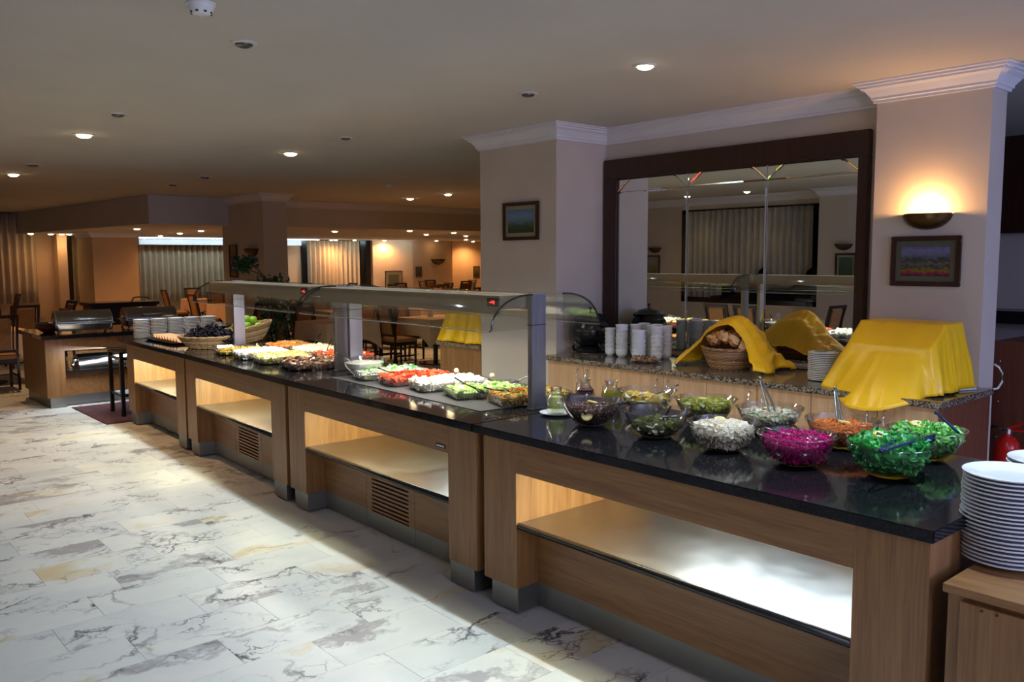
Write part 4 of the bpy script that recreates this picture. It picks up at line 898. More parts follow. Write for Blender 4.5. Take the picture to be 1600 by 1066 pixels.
# ------------------------------------------------------------------ rectangular glass dishes
def rr_loop(a, b_, r, z, n=5):
    out = []
    for cx, cy, a0 in ((a-r, b_-r, 0), (-a+r, b_-r, PI/2), (-a+r, -b_+r, PI), (a-r, -b_+r, 1.5*PI)):
        for k in range(n+1): out.append((cx+r*math.cos(a0+PI/2*k/n), cy+r*math.sin(a0+PI/2*k/n), z))
    return out
def dish_mb(a, b_, h=.058):
    m = MB(); m.rings([rr_loop(a-.028, b_-.028, .03, 0), rr_loop(a-.018, b_-.018, .035, .006), rr_loop(a-.004, b_-.004, .04, h-.004), rr_loop(a+.006, b_+.006, .045, h), rr_loop(a+.006, b_+.006, .045, h+.004), rr_loop(a-.006, b_-.006, .038, h+.003), rr_loop(a-.022, b_-.022, .03, .010), rr_loop(a-.03, b_-.03, .025, .006)])
    return m
def ribs_mb(a, b_, h=.058):
    m = MB()
    def rib(x, y_, nx, ny): 
        m.tube([(x*1.0-nx*.018, y_-ny*.018, .006), (x-nx*.003, y_-ny*.003, h-.006)], .0028, 5)
    k = -a+.05
    while k < a-.045: rib(k, b_, 0, 1); rib(k, -b_, 0, -1); k += .018
    k = -b_+.05
    while k < b_-.045: rib(a, k, 1, 0); rib(-a, k, -1, 0); k += .018
    return m
DISH = {}
def dish(label, fname, flabel, c, a, b_, rz, fill, lvl, dome, pieces, sz_z=WT+.0045):
    rg = random.Random(int(c[0]*991+c[1]*313))
    t = thing('glass_dish', 'ribbed rectangular glass dish holding the '+label, 'dish', (c[0], c[1], sz_z), rz)
    if (a, b_) not in DISH:
        o1 = dish_mb(a, b_).build('glass_body', 'glass', t, smooth=45); o2 = ribs_mb(a, b_).build('glass_ribs', 'glass', t, smooth=True, kind='stuff'); DISH[(a, b_)] = (o1.data, o2.data)
    else:
        for nm, dt in zip(('glass_body', 'glass_ribs'), DISH[(a, b_)]):
            o = bpy.data.objects.new(nm, dt); col.objects.link(o); o.parent = t
            if nm == 'glass_ribs': o['kind'] = 'stuff'
    f = thing(fname, flabel, 'food', (c[0], c[1], sz_z), rz)
    m = MB(); A, B = a-.012, b_-.012
    m.rings([rr_loop(a-.034, b_-.034, .025, .0085), rr_loop(a-.020, b_-.020, .03, .03), rr_loop(A, B, .035, lvl), rr_loop(A*.8, B*.75, .03, lvl+dome*.7), rr_loop(A*.45, B*.4, .02, lvl+dome)])
    m.build('food_core', fill, f, kind='stuff')
    for kind, mat, n, s in pieces:
        m = MB()
        for i in range(n):
            if i < n*.38:
                sd = rg.randrange(4); z = rg.uniform(.012, lvl); off = .020-(z/.058)*.014+s*.12
                if sd < 2: p = ((a-off)*(1 if sd else -1), rg.uniform(-b_+.04, b_-.04), z); T = Matrix.Rotation(PI/2, 4, 'Y') @ Matrix.Rotation(rg.uniform(0, 6), 4, 'Z')
                else: p = (rg.uniform(-a+.04, a-.04), (b_-off)*(1 if sd == 3 else -1), z); T = Matrix.Rotation(PI/2, 4, 'X') @ Matrix.Rotation(rg.uniform(0, 6), 4, 'Z')
                KIND[kind](m, p, T, s*rg.uniform(.6, 1)*.8, rg)
            else:
                x, y_ = rg.uniform(-A, A)*.97, rg.uniform(-B, B)*.97; e = max(abs(x/A), abs(y_/B))
                z = lvl+dome*(1-max(0, e-.4)/.6 if e > .4 else 1)+rg.uniform(-.003, .006)
                KIND[kind](m, (x, y_, z), randT(rg), s*rg.uniform(.7, 1.3), rg)
        m.build('food_pieces', mat, f, smooth=(kind in ('ball', 'strand')), kind='stuff')
    return t
RZ = -.30
D1 = (.235, .145)
dish('onion and lettuce slices', 'onion_salad', 'white and lilac onion slices with lettuce, beside the yogurt bowl', (3.15, 4.90), *D1, RZ, 'f_onion', .040, .016, [('slice', 'f_onion', 150, .042), ('leaf', 'f_lettuce', 60, .05), ('wedge', 'f_onion', 60, .05)])
dish('sliced tomatoes', 'sliced_tomatoes', 'red tomato slices heaped in a ribbed glass dish', (3.15, 4.57), *D1, RZ, 'f_tomato', .042, .020, [('slice', 'f_tomato', 120, .045), ('wedge', 'f_tomato', 130, .05)])
dish('white cheese sticks', 'white_cheese', 'bright white cheese sticks laid in rows in a glass dish', (3.16, 4.24), *D1, RZ, 'f_feta', .045, .018, [('chunk', 'f_feta', 260, .036)])
dish('cucumber slices', 'sliced_cucumber', 'light green cucumber slices in a ribbed glass dish', (3.16, 3.88), *D1, RZ, 'f_cucumber', .038, .014, [('slice', 'f_cucumber', 220, .036)])
dish('tomato and pepper salad', 'mixed_salad', 'chopped red and green mixed salad next to the near canopy post', (3.19, 3.52), .225, .135, RZ, 'f_mixed', .048, .022, [('chunk', 'f_mixed', 620, .020), ('leaf', 'f_lettuce', 50, .03)])
utensil((3.02, 3.78, WT+.065), (2.955, 3.90, WT+.125), 'dark handled spoon standing in the cucumber dish', 'black', name='serving_spoon')
utensil((3.36, 3.80, WT+.075), (3.52, 3.74, WT+.155), 'steel serving spoon pointing right out of the cucumber dish')
utensil((3.05, 3.57, WT+.075), (2.98, 3.66, WT+.092), 'dark spoon lying on the mixed salad', 'black')
utensil((3.02, 4.60, WT+.07), (2.95, 4.72, WT+.105), 'thin dark fork lying on the sliced tomatoes', 'black')
# a radish or garlic ball garnish
for i, (x, yy) in enumerate(((3.32, 4.36), (3.34, 4.02))):
    tag(MB().ball((0, 0, 0), .017, 12, 8).build('radish', 'f_bulgur', smooth=True, loc=(x, yy, WT+.088)), 'pale round radish on the rim of the %s dish' % ('tomato' if i == 0 else 'cheese'), 'radish')
# yogurt
yc = (3.06, 5.07)
o = bpy.data.objects.new('glass_bowl', bowl_data); col.objects.link(o); o.location = (*yc, WT+.0045); tag(o, 'clear glass bowl of white yogurt between the canopy posts', 'bowl')
MB().lathe([(.001, .01)]+[(brad(z)-.007, z) for z in (.012, .03, .05, .07, .098)]+[(.06, .100), (.001, .101)], n=36).build('yogurt', 'f_yogurt', smooth=40, loc=(*yc, WT+.0045))
tag(bpy.data.objects['yogurt'], 'smooth white yogurt in the glass bowl between the posts', 'food', kind='stuff')
utensil((3.02, 5.12, WT+.09), (2.93, 5.24, WT+.17), 'steel ladle handle leaning out of the yogurt bowl')
D2 = (.215, .175)
dish('grilled mushrooms', 'grilled_mushrooms', 'browned mushrooms and aubergine slices in the glass dish nearest the middle post', (3.05, 5.80), .225, .21, -.25, 'f_mushroom', .046, .022, [('slice', 'f_mushroom', 240, .042), ('chunk', 'f_mushroom', 120, .03)], WT)
dish('corn and pepper salad', 'corn_salad', 'yellow-green corn salad in a glass dish', (3.03, 6.26), *D2, -.2, 'f_corn', .050, .024, [('ball', 'f_corn', 420, .018), ('chunk', 'f_corn', 160, .022)], WT)
dish('white feta cubes', 'feta_cubes', 'white feta cubes in a glass dish', (3.04, 6.68), *D2, -.2, 'f_feta', .048, .020, [('chunk', 'f_feta', 360, .026)], WT)
dish('yellow pickled peppers', 'pickled_peppers', 'dull yellow pickled peppers low in a glass dish next to the grape basket', (3.06, 7.12), *D2, -.2, 'f_yellowmix', .030, .008, [('chunk', 'f_yellowmix', 240, .026)], WT)
dish('red peppers', 'red_peppers', 'glossy red pepper strips at the back beside the middle post', (3.42, 5.98), .20, .19, -.2, 'f_redpepper', .050, .034, [('chunk', 'f_redpepper', 240, .034), ('wedge', 'f_redpepper', 80, .045)], WT)
dish('golden bulgur', 'bulgur_salad', 'golden grain salad at the back left of the red peppers', (3.46, 6.50), .19, .20, -.2, 'f_bulgur', .052, .034, [('ball', 'f_bulgur', 520, .013), ('chunk', 'f_bulgur', 120, .02)], WT)
dish('orange pepper relish', 'pepper_relish', 'orange and red pepper relish at the back farthest left', (3.46, 7.02), .19, .18, -.2, 'f_orange', .050, .024, [('chunk', 'f_orange', 420, .020)], WT)
utensil((3.30, 6.05, WT+.08), (3.46, 6.25, WT+.15), 'steel spoon sticking up left of the red peppers')
utensil((3.45, 6.55, WT+.08), (3.62, 6.72, WT+.16), 'steel spoon sticking up behind the golden grain salad')
tag(MB().lathe([(.001, .001), (.06, .001), (.09, .012), (.093, .012), (.09, .008), (.06, -.002), (.001, -.002)], n=30).build('saucer', 'white_china', smooth=40, loc=(2.72, 5.95, WT+.002)), 'white saucer on the worktop edge below the corn salad', 'saucer') if False else None
# ------------------------------------------------------------------ wicker baskets
def basket(label, c, r0, r1, h, mat, sy=1.0, rz=0, tilt=None, z=WT, rings=9, parent_tilt=0):
    t = thing('wicker_basket', label, 'basket', (c[0], c[1], z), rz, tilt=tilt)
    n = 44; m = MB()
    for j in range(rings):
        zz = .006+(h-.012)*j/(rings-1); u = j/(rings-1); r = r0+(r1-r0)*(u**.8)
        m.tube([((r+.0035*(1 if (k+j) % 2 else -1))*math.cos(2*PI*k/n), sy*(r+.0035*(1 if (k+j) % 2 else -1))*math.sin(2*PI*k/n), zz) for k in range(n)], h/rings*.50, 5, closed=True)
    m.build('woven_wall', mat, t, smooth=True, kind='stuff')
    st = MB()
    for k in range(0, n, 2):
        a = 2*PI*k/n; st.tube([(r0*math.cos(a), sy*r0*math.sin(a), .002), ((r0+(r1-r0)*.57)*math.cos(a), sy*(r0+(r1-r0)*.57)*math.sin(a), h*.5), (r1*math.cos(a), sy*r1*math.sin(a), h)], .0035, 5)
    st.build('stakes', mat, t, smooth=True, kind='stuff')
    rm = MB()
    for ph in (0, PI):
        rm.tube([((r1+.004+.006*math.cos(k*.9+ph))*math.cos(2*PI*k/72), sy*(r1+.004+.006*math.cos(k*.9+ph))*math.sin(2*PI*k/72), h+.004+.006*math.sin(k*.9+ph)) for k in range(72)], .0065, 6, closed=True)
    rm.build('braided_rim', mat, t, smooth=True)
    bm_ = MB().lathe([(.001, .004), (r0, .004), (r0, .010), (.001, .010)], n=30, sy=sy); bm_.build('base', mat, t)
    return t
gb = (3.03, 7.78); basket('shallow round straw basket full of dark grapes', gb, .17, .255, .105, 'wicker')
def grapes(label, c, n, R, H, z, seed):
    rg = random.Random(seed); t = thing('grape_bunch', label, 'grapes', (*c, z)); m = MB()
    for i in range(n):
        a = rg.uniform(0, 6.28); r = R*math.sqrt(rg.random()); m.ball((r*math.cos(a), r*math.sin(a)*.9, H*(1-(r/R)**2)*rg.uniform(.25, 1)), rg.uniform(.012, .0145), 8, 6)
    m.build('grape_berries', 'f_grape', t, smooth=True, kind='stuff')
    MB().tube([(0, 0, H*.5), (.02, .03, H+.02), (.05, .05, H+.03)], .003, 5).build('stem', 'f_pickle', t); return t
grapes('dark grape bunch at the left of the straw basket', (2.98, 7.92), 260, .13, .13, WT+.07, 1)
grapes('dark grape bunch heaped in the middle of the straw basket', (3.06, 7.75), 330, .14, .16, WT+.07, 2)
grapes('dark grape bunch at the right of the straw basket', (3.14, 7.62), 200, .11, .11, WT+.07, 3)
ab = (3.52, 7.98); basket('deep oval straw basket tilted up at the right, holding green apples', ab, .13, .24, .15, 'wicker', sy=.8, rz=-.5, tilt=(.05, -.20), z=WT+.012)
rgA = random.Random(8); am = None
for i, (dx, dy, dz) in enumerate(((-.12, .04, .12), (-.05, -.05, .13), (.03, .05, .12), (-.02, .02, .19), (.08, -.03, .12), (-.12, -.06, .11), (.04, -.0, .18))):
    t = thing('green_apple', 'green apple in the tilted straw basket', 'apple', (ab[0]+dx, ab[1]+dy, WT+dz+.045), rgA.uniform(0, 6), 'green apples in the tilted basket')
    if am is None:
        b1 = MB().lathe([(.001, -.030), (.018, -.036), (.034, -.022), (.040, .002), (.034, .024), (.018, .032), (.006, .026), (.001, .022)], n=18).build('apple_flesh', 'f_apple', t, smooth=True)
        b2 = MB().tube([(0, 0, .022), (.004, 0, .045)], .0018, 5).build('stalk', 'wood_chair', t); am = (b1.data, b2.data)
    else:
        for nm, dt in zip(('apple_flesh', 'stalk'), am): o = bpy.data.objects.new(nm, dt); col.objects.link(o); o.parent = t
# bread tray at the far end
tr = thing('bread_tray', 'black oblong tray of golden bread slices at the far counter end', 'tray', (3.0, 8.60, WT))
MB().rings([rr_loop(.14, .40, .05, 0), rr_loop(.165, .43, .06, .018), rr_loop(.168, .433, .06, .020), rr_loop(.158, .42, .055, .017), rr_loop(.135, .39, .05, .004)]).build('tray_body', 'black', tr)
bmesh_slice = None
def slice_bread(label, T, group, s=1.0):
    global bmesh_slice
    t = thing('bread_slice', label, 'bread', (0, 0, 0), 0, group); t.matrix_world = T
    if bmesh_slice is None:
        pts = [(-.036, -.02), (.036, -.02), (.040, .004), (.034, .022), (.018, .030), (-.018, .030), (-.034, .022), (-.040, .004)]
        a = MB().rings([[(x*.93, y_*.93, -.0085) for x, y_ in pts], [(x*.93, y_*.93, .0085) for x, y_ in pts]]).build('crumb', 'f_bread', t)
        b_ = MB().rings([[(x, y_, -.0075) for x, y_ in pts], [(x, y_, .0075) for x, y_ in pts]]).build('crust', 'f_crust', t); bmesh_slice = (a.data, b_.data)
    else:
        for nm, dt in zip(('crumb', 'crust'), bmesh_slice): o = bpy.data.objects.new(nm, dt); col.objects.link(o); o.parent = t
    return t
for i in range(18):
    r_ = i % 2; j = i//2
    slice_bread('golden bread slice, %s from the near end in the %s row of the black tray' % (ORD[j].replace('topmost', 'first'), 'left' if r_ == 0 else 'right'), TR((2.955+.085*r_, 8.27+.080*j, WT+.036), rx=-.75, rz=PI) @ Matrix.Scale(1.25, 4), 'bread slices on the black tray')
# bread basket under the yellow cloth
bb = (5.20, 3.56); basket('brown wicker bread basket under the arched yellow cloth', bb, .135, .195, .145, 'wicker_brown', sy=1.0, z=.90, rings=13, rz=.2)
rgB = random.Random(5)
for i in range(34):
    a = rgB.uniform(0, 6.28); r = .145*math.sqrt(rgB.random()); z = .90+.160+.085*(1-(r/.17)**2)+rgB.uniform(-.01, .025)
    slice_bread('thick bread piece heaped in the brown basket under the cloth', TR((bb[0]+r*math.cos(a), bb[1]+r*math.sin(a), z), rgB.uniform(-.9, .9), rgB.uniform(-.9, .9), rgB.uniform(0, 6)) @ Matrix.Scale(1.05, 4) @ Matrix.Diagonal((1, 1, 1.9, 1)), 'bread pieces in the cloth-covered basket')
from mathutils import noise
def lerp3(v, pts):
    for (a, p), (b_, q) in zip(pts, pts[1:]):
        if v <= b_: 
            t = (v-a)/(b_-a); t = t*t*(3-2*t); return p+(q-p)*t
    return pts[-1][1]
m = MB(); NU, NV = 130, 44; vs = []
for j in range(NV+1):
    v = j/NV
    for i in range(NU+1):
        u = i/NU; a = PI*u; sn = math.sin(a); cs = math.cos(a)
        ry = lerp3(v, [(0, .215), (.12, .25), (.35, .28), (1, .25)]); hz = lerp3(v, [(0, .295), (.14, .335), (.3, .345), (.6, .29), (1, .10)])
        low = max(0, 1-sn*1.9)**1.6
        wy = ry*cs+(1 if cs > 0 else -1)*low*(.10+.05*math.sin(v*9))
        x = bb[0]-.085+.38*v-.02*sn*(1-v)-low*.13*(1-v)
        hh = hz*sn**.7*(1+.10*math.exp(-((u-.60)/.13)**2))
        w1 = noise.noise(Vector((u*7, v*2.0, 1.3))); w2 = noise.noise(Vector((u*19, v*5+u*6, 4.7))); w3 = noise.noise(Vector((u*46, v*9+u*12, 8.1)))
        d = .030*w1+.018*w2+.007*w3; k = (.35+1.2*low)*(.4+.6*min(1, v*4))
        z = .905+max(0, hh+d*k*.8*min(1, sn*5))+abs(d)*low*1.2+.004*(1+w3)
        vs.append((x+d*k*.8, bb[1]+wy+d*k*(1 if cs > 0 else -1)*.9, z))
m.add(vs, [(j*(NU+1)+i, j*(NU+1)+i+1, (j+1)*(NU+1)+i+1, (j+1)*(NU+1)+i) for j in range(NV) for i in range(NU)])
o = m.build('yellow_cloth', 'yellow_cloth', smooth=True); o.modifiers.new('thickness', 'SOLIDIFY').thickness = .003
tag(o, 'yellow satin cloth arched over the brown bread basket', 'cloth')
# ------------------------------------------------------------------ draped boxes
def drape(label, c, a, b_, top_fn, skirt, hem_fn, folds=16, seed=1, flare=.06, slope=None, n=200, rows=14, front=0):
    """a cloth over a box: rounded-rectangle loops; top_fn(x,y) gives the top height, hem_fn(angle) the hem height"""
    m = MB(); loops = []; rg = random.Random(seed); ph = [rg.uniform(0, 6) for _ in range(4)]
    def rrp(t, A, B):
        # point on a rectangle by angle with slightly rounded corners
        ca, sa = math.cos(t), math.sin(t); k = (abs(ca/1)**14+abs(sa/1)**14)**(-1/14); return A*ca*k, B*sa*k
    for s in (.02, .15, .3, .45, .6, .75, .85, .94, .985):
        loops.append([Vector((c[0]+X_, c[1]+Y_, top_fn(X_, Y_)+.004*noise.noise(Vector((X_*9, Y_*9, seed))))) for X_, Y_ in [rrp(2*PI*k/n, a*s, b_*s) for k in range(n)]])
    for j in range(rows+1):
        v = j/rows; lp = []
        for k in range(n):
            t = 2*PI*k/n; f = (math.sin(folds*t+ph[0])*.6+math.sin(folds*.53*t+ph[1])*.5+.4*math.sin(folds*1.7*t+ph[2]))
            cor = abs(math.sin(2*t))**3
            e = flare*v**.8+.028*v*f*(.45+1.3*cor)+.03*cor*v; x, y_ = rrp(t, a, b_); L = math.hypot(x, y_); zt = top_fn(x, y_)-.012; zb = hem_fn(t)
            fr_ = max(0, 1-abs(((t-PI*1.0+PI) % (2*PI))-PI)/.80) if front else 0; z = zt+(zb-zt)*v; e += front*fr_**.6*v;  e += .030*v*noise.noise(Vector((t*3.2, v*1.2, seed)))+.010*v*noise.noise(Vector((t*14, v*2+t*2, seed))); lp.append(Vector((c[0]+x*(1+e/L), c[1]+y_*(1+e/L), z)))
        loops.append(lp)
    m.rings(loops, True, False); o = m.build('yellow_cloth', 'yellow_cloth', smooth=True); o.modifiers.new('thickness', 'SOLIDIFY').thickness = .003
    return tag(o, label, 'cloth')
bc = (5.205, 2.31)
def topf(x, y_): return 1.305 if x > -.05 else 1.305-(-.05-x)*.80
def hemf(t):
    z = .915; d = (t-PI+PI) % (2*PI)
    ang = abs(((t-PI*.98+PI) % (2*PI))-PI)      # distance from the front (-X) direction
    if ang < .9: z = .915-.10*(.5+.5*math.cos(ang/.9*PI))
    return z
drape('large yellow satin cloth draped over a box on the cabinet below the tulip picture', bc, .225, .260, topf, 0, hemf, folds=11, seed=4, flare=.055, front=.235)
wb = thing('warming_box', 'dark box hidden beneath the large yellow cloth', 'box', (5.08, 2.10, .90)); MB().box(0, .30, 0, .42, .02, .24).build('box_body', 'black', wb, bevel=.004)
MB().box(.02, .28, .01, .41, 0, .02).build('base', 'black', wb)
drape('yellow cloth draped over a box on the cabinet left of the cream pillar', (5.38, 6.64), .2, .27, lambda x, y_: 1.28, 0, lambda t: .875, folds=14, seed=9, flare=.10)
cb = [Vector((5.30, 2.02, .907)), Vector((5.42, 1.97, .907))]+[atx(px, py, x_) for px, py, x_ in ((1519, 603, 5.52), (1535, 607, 5.60), (1548, 609, 5.68), (1559, 607, 5.76), (1566, 597, 5.80), (1566, 584, 5.82), (1561, 574, 5.82), (1553, 569, 5.80))]
tag(MB().tube(cb, .0065, 8).build('power_cable', 'white_plastic', smooth=True), 'white power cable looping off the cabinet end past the column', 'cable')
tag(MB().tube([(5.79, 1.965, 1.25), (5.79, 1.965, .2)], .005, 6).build('cable_trunking', 'white_plastic'), 'thin white cable line down the column edge', 'cable') if False else None
# small oval dish of dates
od = thing('oval_dish', 'small oval dish of brown dates in front of the bowl stacks', 'dish', (5.02, 4.20, .90), .2)
MB().lathe([(.001, .002), (.05, .002), (.075, .014), (.078, .014), (.075, .010), (.05, 0), (.001, 0)], n=30, sx=1.0, sy=1.75).build('dish_body', 'stainless', od, smooth=40)
m = MB(); rg = random.Random(12)
for i in range(60): KIND['chunk'](m, (rg.uniform(-.045, .045), rg.uniform(-.10, .10), .014+rg.uniform(0, .025)), randT(rg), .032, rg)
m.build('dates', 'f_date', od, kind='stuff')
# ================================================================== ISLAND WITH CHAFING DISHES
isl = thing('serving_island', 'dim oak serving island with a black top at the left, behind the long counter', 'counter', (2.30, 10.75, 0))
IL = 2.3; ID = 1.15
for a, b_ in ((0, .20), (IL-.20, IL)):
    p = MB().box(a, b_, 0, ID, .12, .80).build('side_panel', 'oak_v', isl); MB().box(a+.03, b_, .01, ID-.03, 0, .12).build('plinth', 'steel', p)
MB().box(.20, IL-.20, 0, .03, .66, .80).build('front_rail', 'oak_h', isl)
MB().box(.20, IL-.20, ID-.03, ID, .70, .80).build('back_rail', 'oak_h', isl)
MB().box(.20, IL-.20, .02, ID-.02, .395, .42).build('shelf', 'black', isl)
MB().box(.20, IL-.20, .10, .12, .12, .395).build('lower_panel', 'oak_h', isl)
MB().box(.20, IL-.20, .10, .11, .01, .12).build('kick_plate', 'steel', isl)
tag(MB().box(2.26, 2.30+IL+.03, 10.71, 10.75+ID+.03, .80, .845).build('worktop', 'black_granite', bevel=.004), 'black worktop of the island with the roll-top chafing dishes', 'worktop')
light('lid_fill_light', 'AREA', (3.2, 10.86, .655), 14, (.8, .9, 1), target=(3.1, 11.05, 0), size=1.6, size_y=.1)  # area light without a fixture, added to brighten the steel lid
def chafer(label, c, lid_open=0):
    t = thing('chafing_dish', label, 'chafing dish', (c[0], c[1], .846), -.1, 'roll-top chafing dishes on the island')
    MB().rings([rr_loop(.30, .20, .03, .03), rr_loop(.31, .21, .03, .10), rr_loop(.33, .23, .03, .105), rr_loop(.33, .23, .03, .112), rr_loop(.29, .19, .02, .108)]).build('water_pan', 'stainless', t, smooth=35)
    for sx in (-1, 1):
        for sy in (-1, 1): MB().tube([(sx*.27, sy*.18, .03), (sx*.29, sy*.20, 0)], .012, 8).build('foot', 'chrome', t)
    m = MB(); n = 16; loops = []
    for k in range(n+1):
        a = PI*.12+(PI*.88)*k/n; loops.append([(x, .21*math.cos(a), .112+.15*math.sin(a)) for x in (-.30, .30)])
    for k in range(n, -1, -1):
        a = PI*.12+(PI*.88)*k/n; loops.append([(x, .205*math.cos(a), .110+.146*math.sin(a)) for x in (-.298, .298)])
    m.rings(loops, False, False, close=False); m.build('roll_lid', 'chafer_lid', t, smooth=True)
    for sx in (-1, 1):
        pts = [(.212*math.cos(PI*k/12), .112+.152*math.sin(PI*k/12)) for k in range(13)]
        MB().poly(pts, 0, sx*.30-.004, sx*.30+.004).build('end_cap', 'stainless', t)
        MB().ball((sx*.318, 0, .13), .03, 12, 8, (.5, 1, 1)).build('hinge_knob', 'chrome', t, smooth=True)
    MB().tube([(-.12, -.21, .17), (-.12, -.25, .18), (.12, -.25, .18), (.12, -.21, .17)], .008, 8).build('lid_handle', 'chrome', t, smooth=True)
    f = thing('rice', 'golden rice in the '+('left' if lid_open else 'right')+' chafing dish', 'food', (c[0], c[1], .95), -.1)
    m = MB(); rg = random.Random(3)
    for i in range(300): KIND['ball'](m, (rg.uniform(-.27, .27), rg.uniform(-.17, .14), .012+rg.uniform(0, .035)), randT(rg), .022, rg)
    m.build('grains', 'f_bulgur', f, kind='stuff')
M['chafer_lid'] = glass('dark_glass_lid', (.35, .38, .32), .12, .25, .8)
chafer('left roll-top chafing dish, nearer the island corner', (2.78, 11.05), 1)
chafer('right roll-top chafing dish, behind the small plate stacks', (3.62, 11.25), 0)
hb = thing('wooden_bowl', 'brown bowls stacked on the left end of the island', 'bowl', (2.45, 11.25, .846))
MB().lathe([(.001, .01), (.05, .01), (.12, .06), (.135, .085), (.14, .085), (.125, .05), (.05, 0), (.001, 0)], n=30).build('bowl_body', 'wood_red', hb, smooth=40)
MB().lathe([(.001, .04), (.05, .04), (.12, .09), (.135, .115), (.14, .115), (.125, .08), (.05, .035), (.001, .035)], n=30).build('upper_bowl', 'wood_red', hb, smooth=40)
ld = thing('steel_lid', 'long shining roll-top steel lid on the island shelf', 'lid', (3.12, 10.98, .421))
m = MB(); m.rings([[(x, .16*math.cos(PI*k/14), .17*math.sin(PI*k/14)) for k in range(15)] for x in (-.45, -.44, .44, .45)]); m.build('lid_shell', 'stainless', ld, smooth=35)
MB().ball((-.47, -.05, .10), .035, 14, 8).build('knob', 'chrome', ld, smooth=True); MB().ball((-.49, -.03, .045), .03, 14, 8).build('knob', 'chrome', ld, smooth=True); MB().tube([(-.45, 0, .08), (-.49, -.04, .07)], .01, 8).build('knob_stem', 'chrome', ld)
# rack and rug
rk = thing('folding_stand', 'black wooden stand with a tan strap at the far counter end', 'stand', (2.95, 9.68, 0))
for x in (-.16, .10):
    for yy in (-.05, .35): MB().box(x-.02, x+.02, yy-.02, yy+.02, 0, .70).build('leg', 'black', rk, bevel=.002, segs=1)
for z in (.22, .62):
    MB().box(-.16, .10, -.06, -.04, z, z+.03).build('rail', 'black', rk); MB().box(-.17, -.15, -.05, .35, z, z+.03).build('rail', 'black', rk); MB().box(.09, .11, -.05, .35, z, z+.03).build('rail', 'black', rk)
MB().box(-.18, .12, -.07, .37, .69, .71).build('top_board', 'black', rk)
MB().box(-.14, .08, .0, .3, .24, .25).build('lower_shelf', 'steel', rk)
MB().ball((-.03, .0, .56), .07, 12, 8, (1, .5, .7)).build('cloth_bundle', 'cloth_table', rk, smooth=True)
rugo = thing('rug', 'dark red striped rug in front of the island', 'rug', (2.52, 9.30, .0005))
MB().box(0, 1.5, 0, 1.35, 0, .008).build('pile', 'rug', rugo)
sm = None
for k in range(14):
    if sm is None: o = MB().box(0, 1.48, 0, .028, .008, .011).build('stripe', 'rug_stripe', rugo); sm = o.data
    else: o = bpy.data.objects.new('stripe', sm); col.objects.link(o); o.parent = rugo
    o.location = (.01, .04+k*.094, 0)
# black low cabinet in the background
pn = thing('black_sideboard', 'long black lacquered sideboard standing before the broad far column', 'sideboard', (aty(143, 480, 17.5).x, 17.5, 0))
W_ = aty(246, 480, 17.5).x-aty(143, 480, 17.5).x
MB().box(.03, W_-.03, .03, .57, 0, .08).build('plinth', 'black', pn); MB().box(0, W_, 0, .6, .08, .82).build('body', 'black', pn, bevel=.01); MB().box(-.05, W_+.04, -.03, .63, .82, .88).build('lid_board', 'black', pn, bevel=.01)
MB().tube([(W_*.62, .1, .88), (W_*.66, .1, .96), (W_*.8, .1, .98), (W_*.9, .1, .95)], .02, 6).build('lamp_arm', 'chrome', pn)
# ================================================================== DINING ROOM
def make_chair():
    t = thing('dining_chair', 'x', 'chair')
    MB().rings([rr_loop(.215, .205, .05, .415), rr_loop(.225, .215, .05, .435), rr_loop(.22, .21, .05, .465), rr_loop(.17, .16, .05, .482)]).build('seat', 'upholstery', t, smooth=50)
    for s in (-1, 1):
        MB().tube([(s*.19, -.185, 0), (s*.195, -.185, .42)], [.017, .024], 6).build('leg', 'wood_chair', t)
        MB().rings([[(s*.195-.014, y_-.017, z), (s*.195+.014, y_-.017, z), (s*.195+.014, y_+.017, z), (s*.195-.014, y_+.017, z)] for y_, z in ((.225, 0), (.195, .42), (.20, .55), (.245, .80), (.30, 1.0))]).build('rear_post', 'wood_chair', t)
    MB().box(-.18, .18, -.205, -.185, .36, .41).box(-.18, .18, .18, .20, .36, .41).box(-.205, -.185, -.18, .18, .36, .41).box(.185, .205, -.18, .18, .36, .41).build('seat_frame', 'wood_chair', t)
    MB().box(-.195, -.18, -.18, .2, .18, .205).box(.18, .195, -.18, .2, .18, .205).box(-.18, .18, -.005, .01, .185, .20).build('stretcher', 'wood_chair', t)
    def bk(x0, x1, z0, z1, th, off=0): 
        def yy(z): return .20+(z-.55)*.1 if z < .55 else .20+(z-.55)*.18 if z < .8 else .245+(z-.8)*.275
        zs = [z0+(z1-z0)*k/4 for k in range(5)]
        return MB().rings([[(x0, yy(z)-th+off, z), (x1, yy(z)-th+off, z), (x1, yy(z)+th+off, z), (x0, yy(z)+th+off, z)] for z in zs])
    bk(-.195, .195, .955, 1.0, .014).build('top_rail', 'wood_chair', t); bk(-.195, .195, .50, .535, .012).build('lower_rail', 'wood_chair', t)
    bk(-.125, .125, .535, .93, .018).build('backrest', 'upholstery', t)
    for s in (-1, 1): bk(s*.15-.010, s*.15+.010, .53, .96, .009).build('back_slat', 'wood_chair', t)
    return t
chair0 = make_chair(); chair_used = [False]
def chair(x, y_, rz, label, group):
    if not chair_used[0]: chair_used[0] = True; c = chair0
    else: c = copy_tree(chair0)
    place(c, (x, y_, 0), rz, label, group); return c
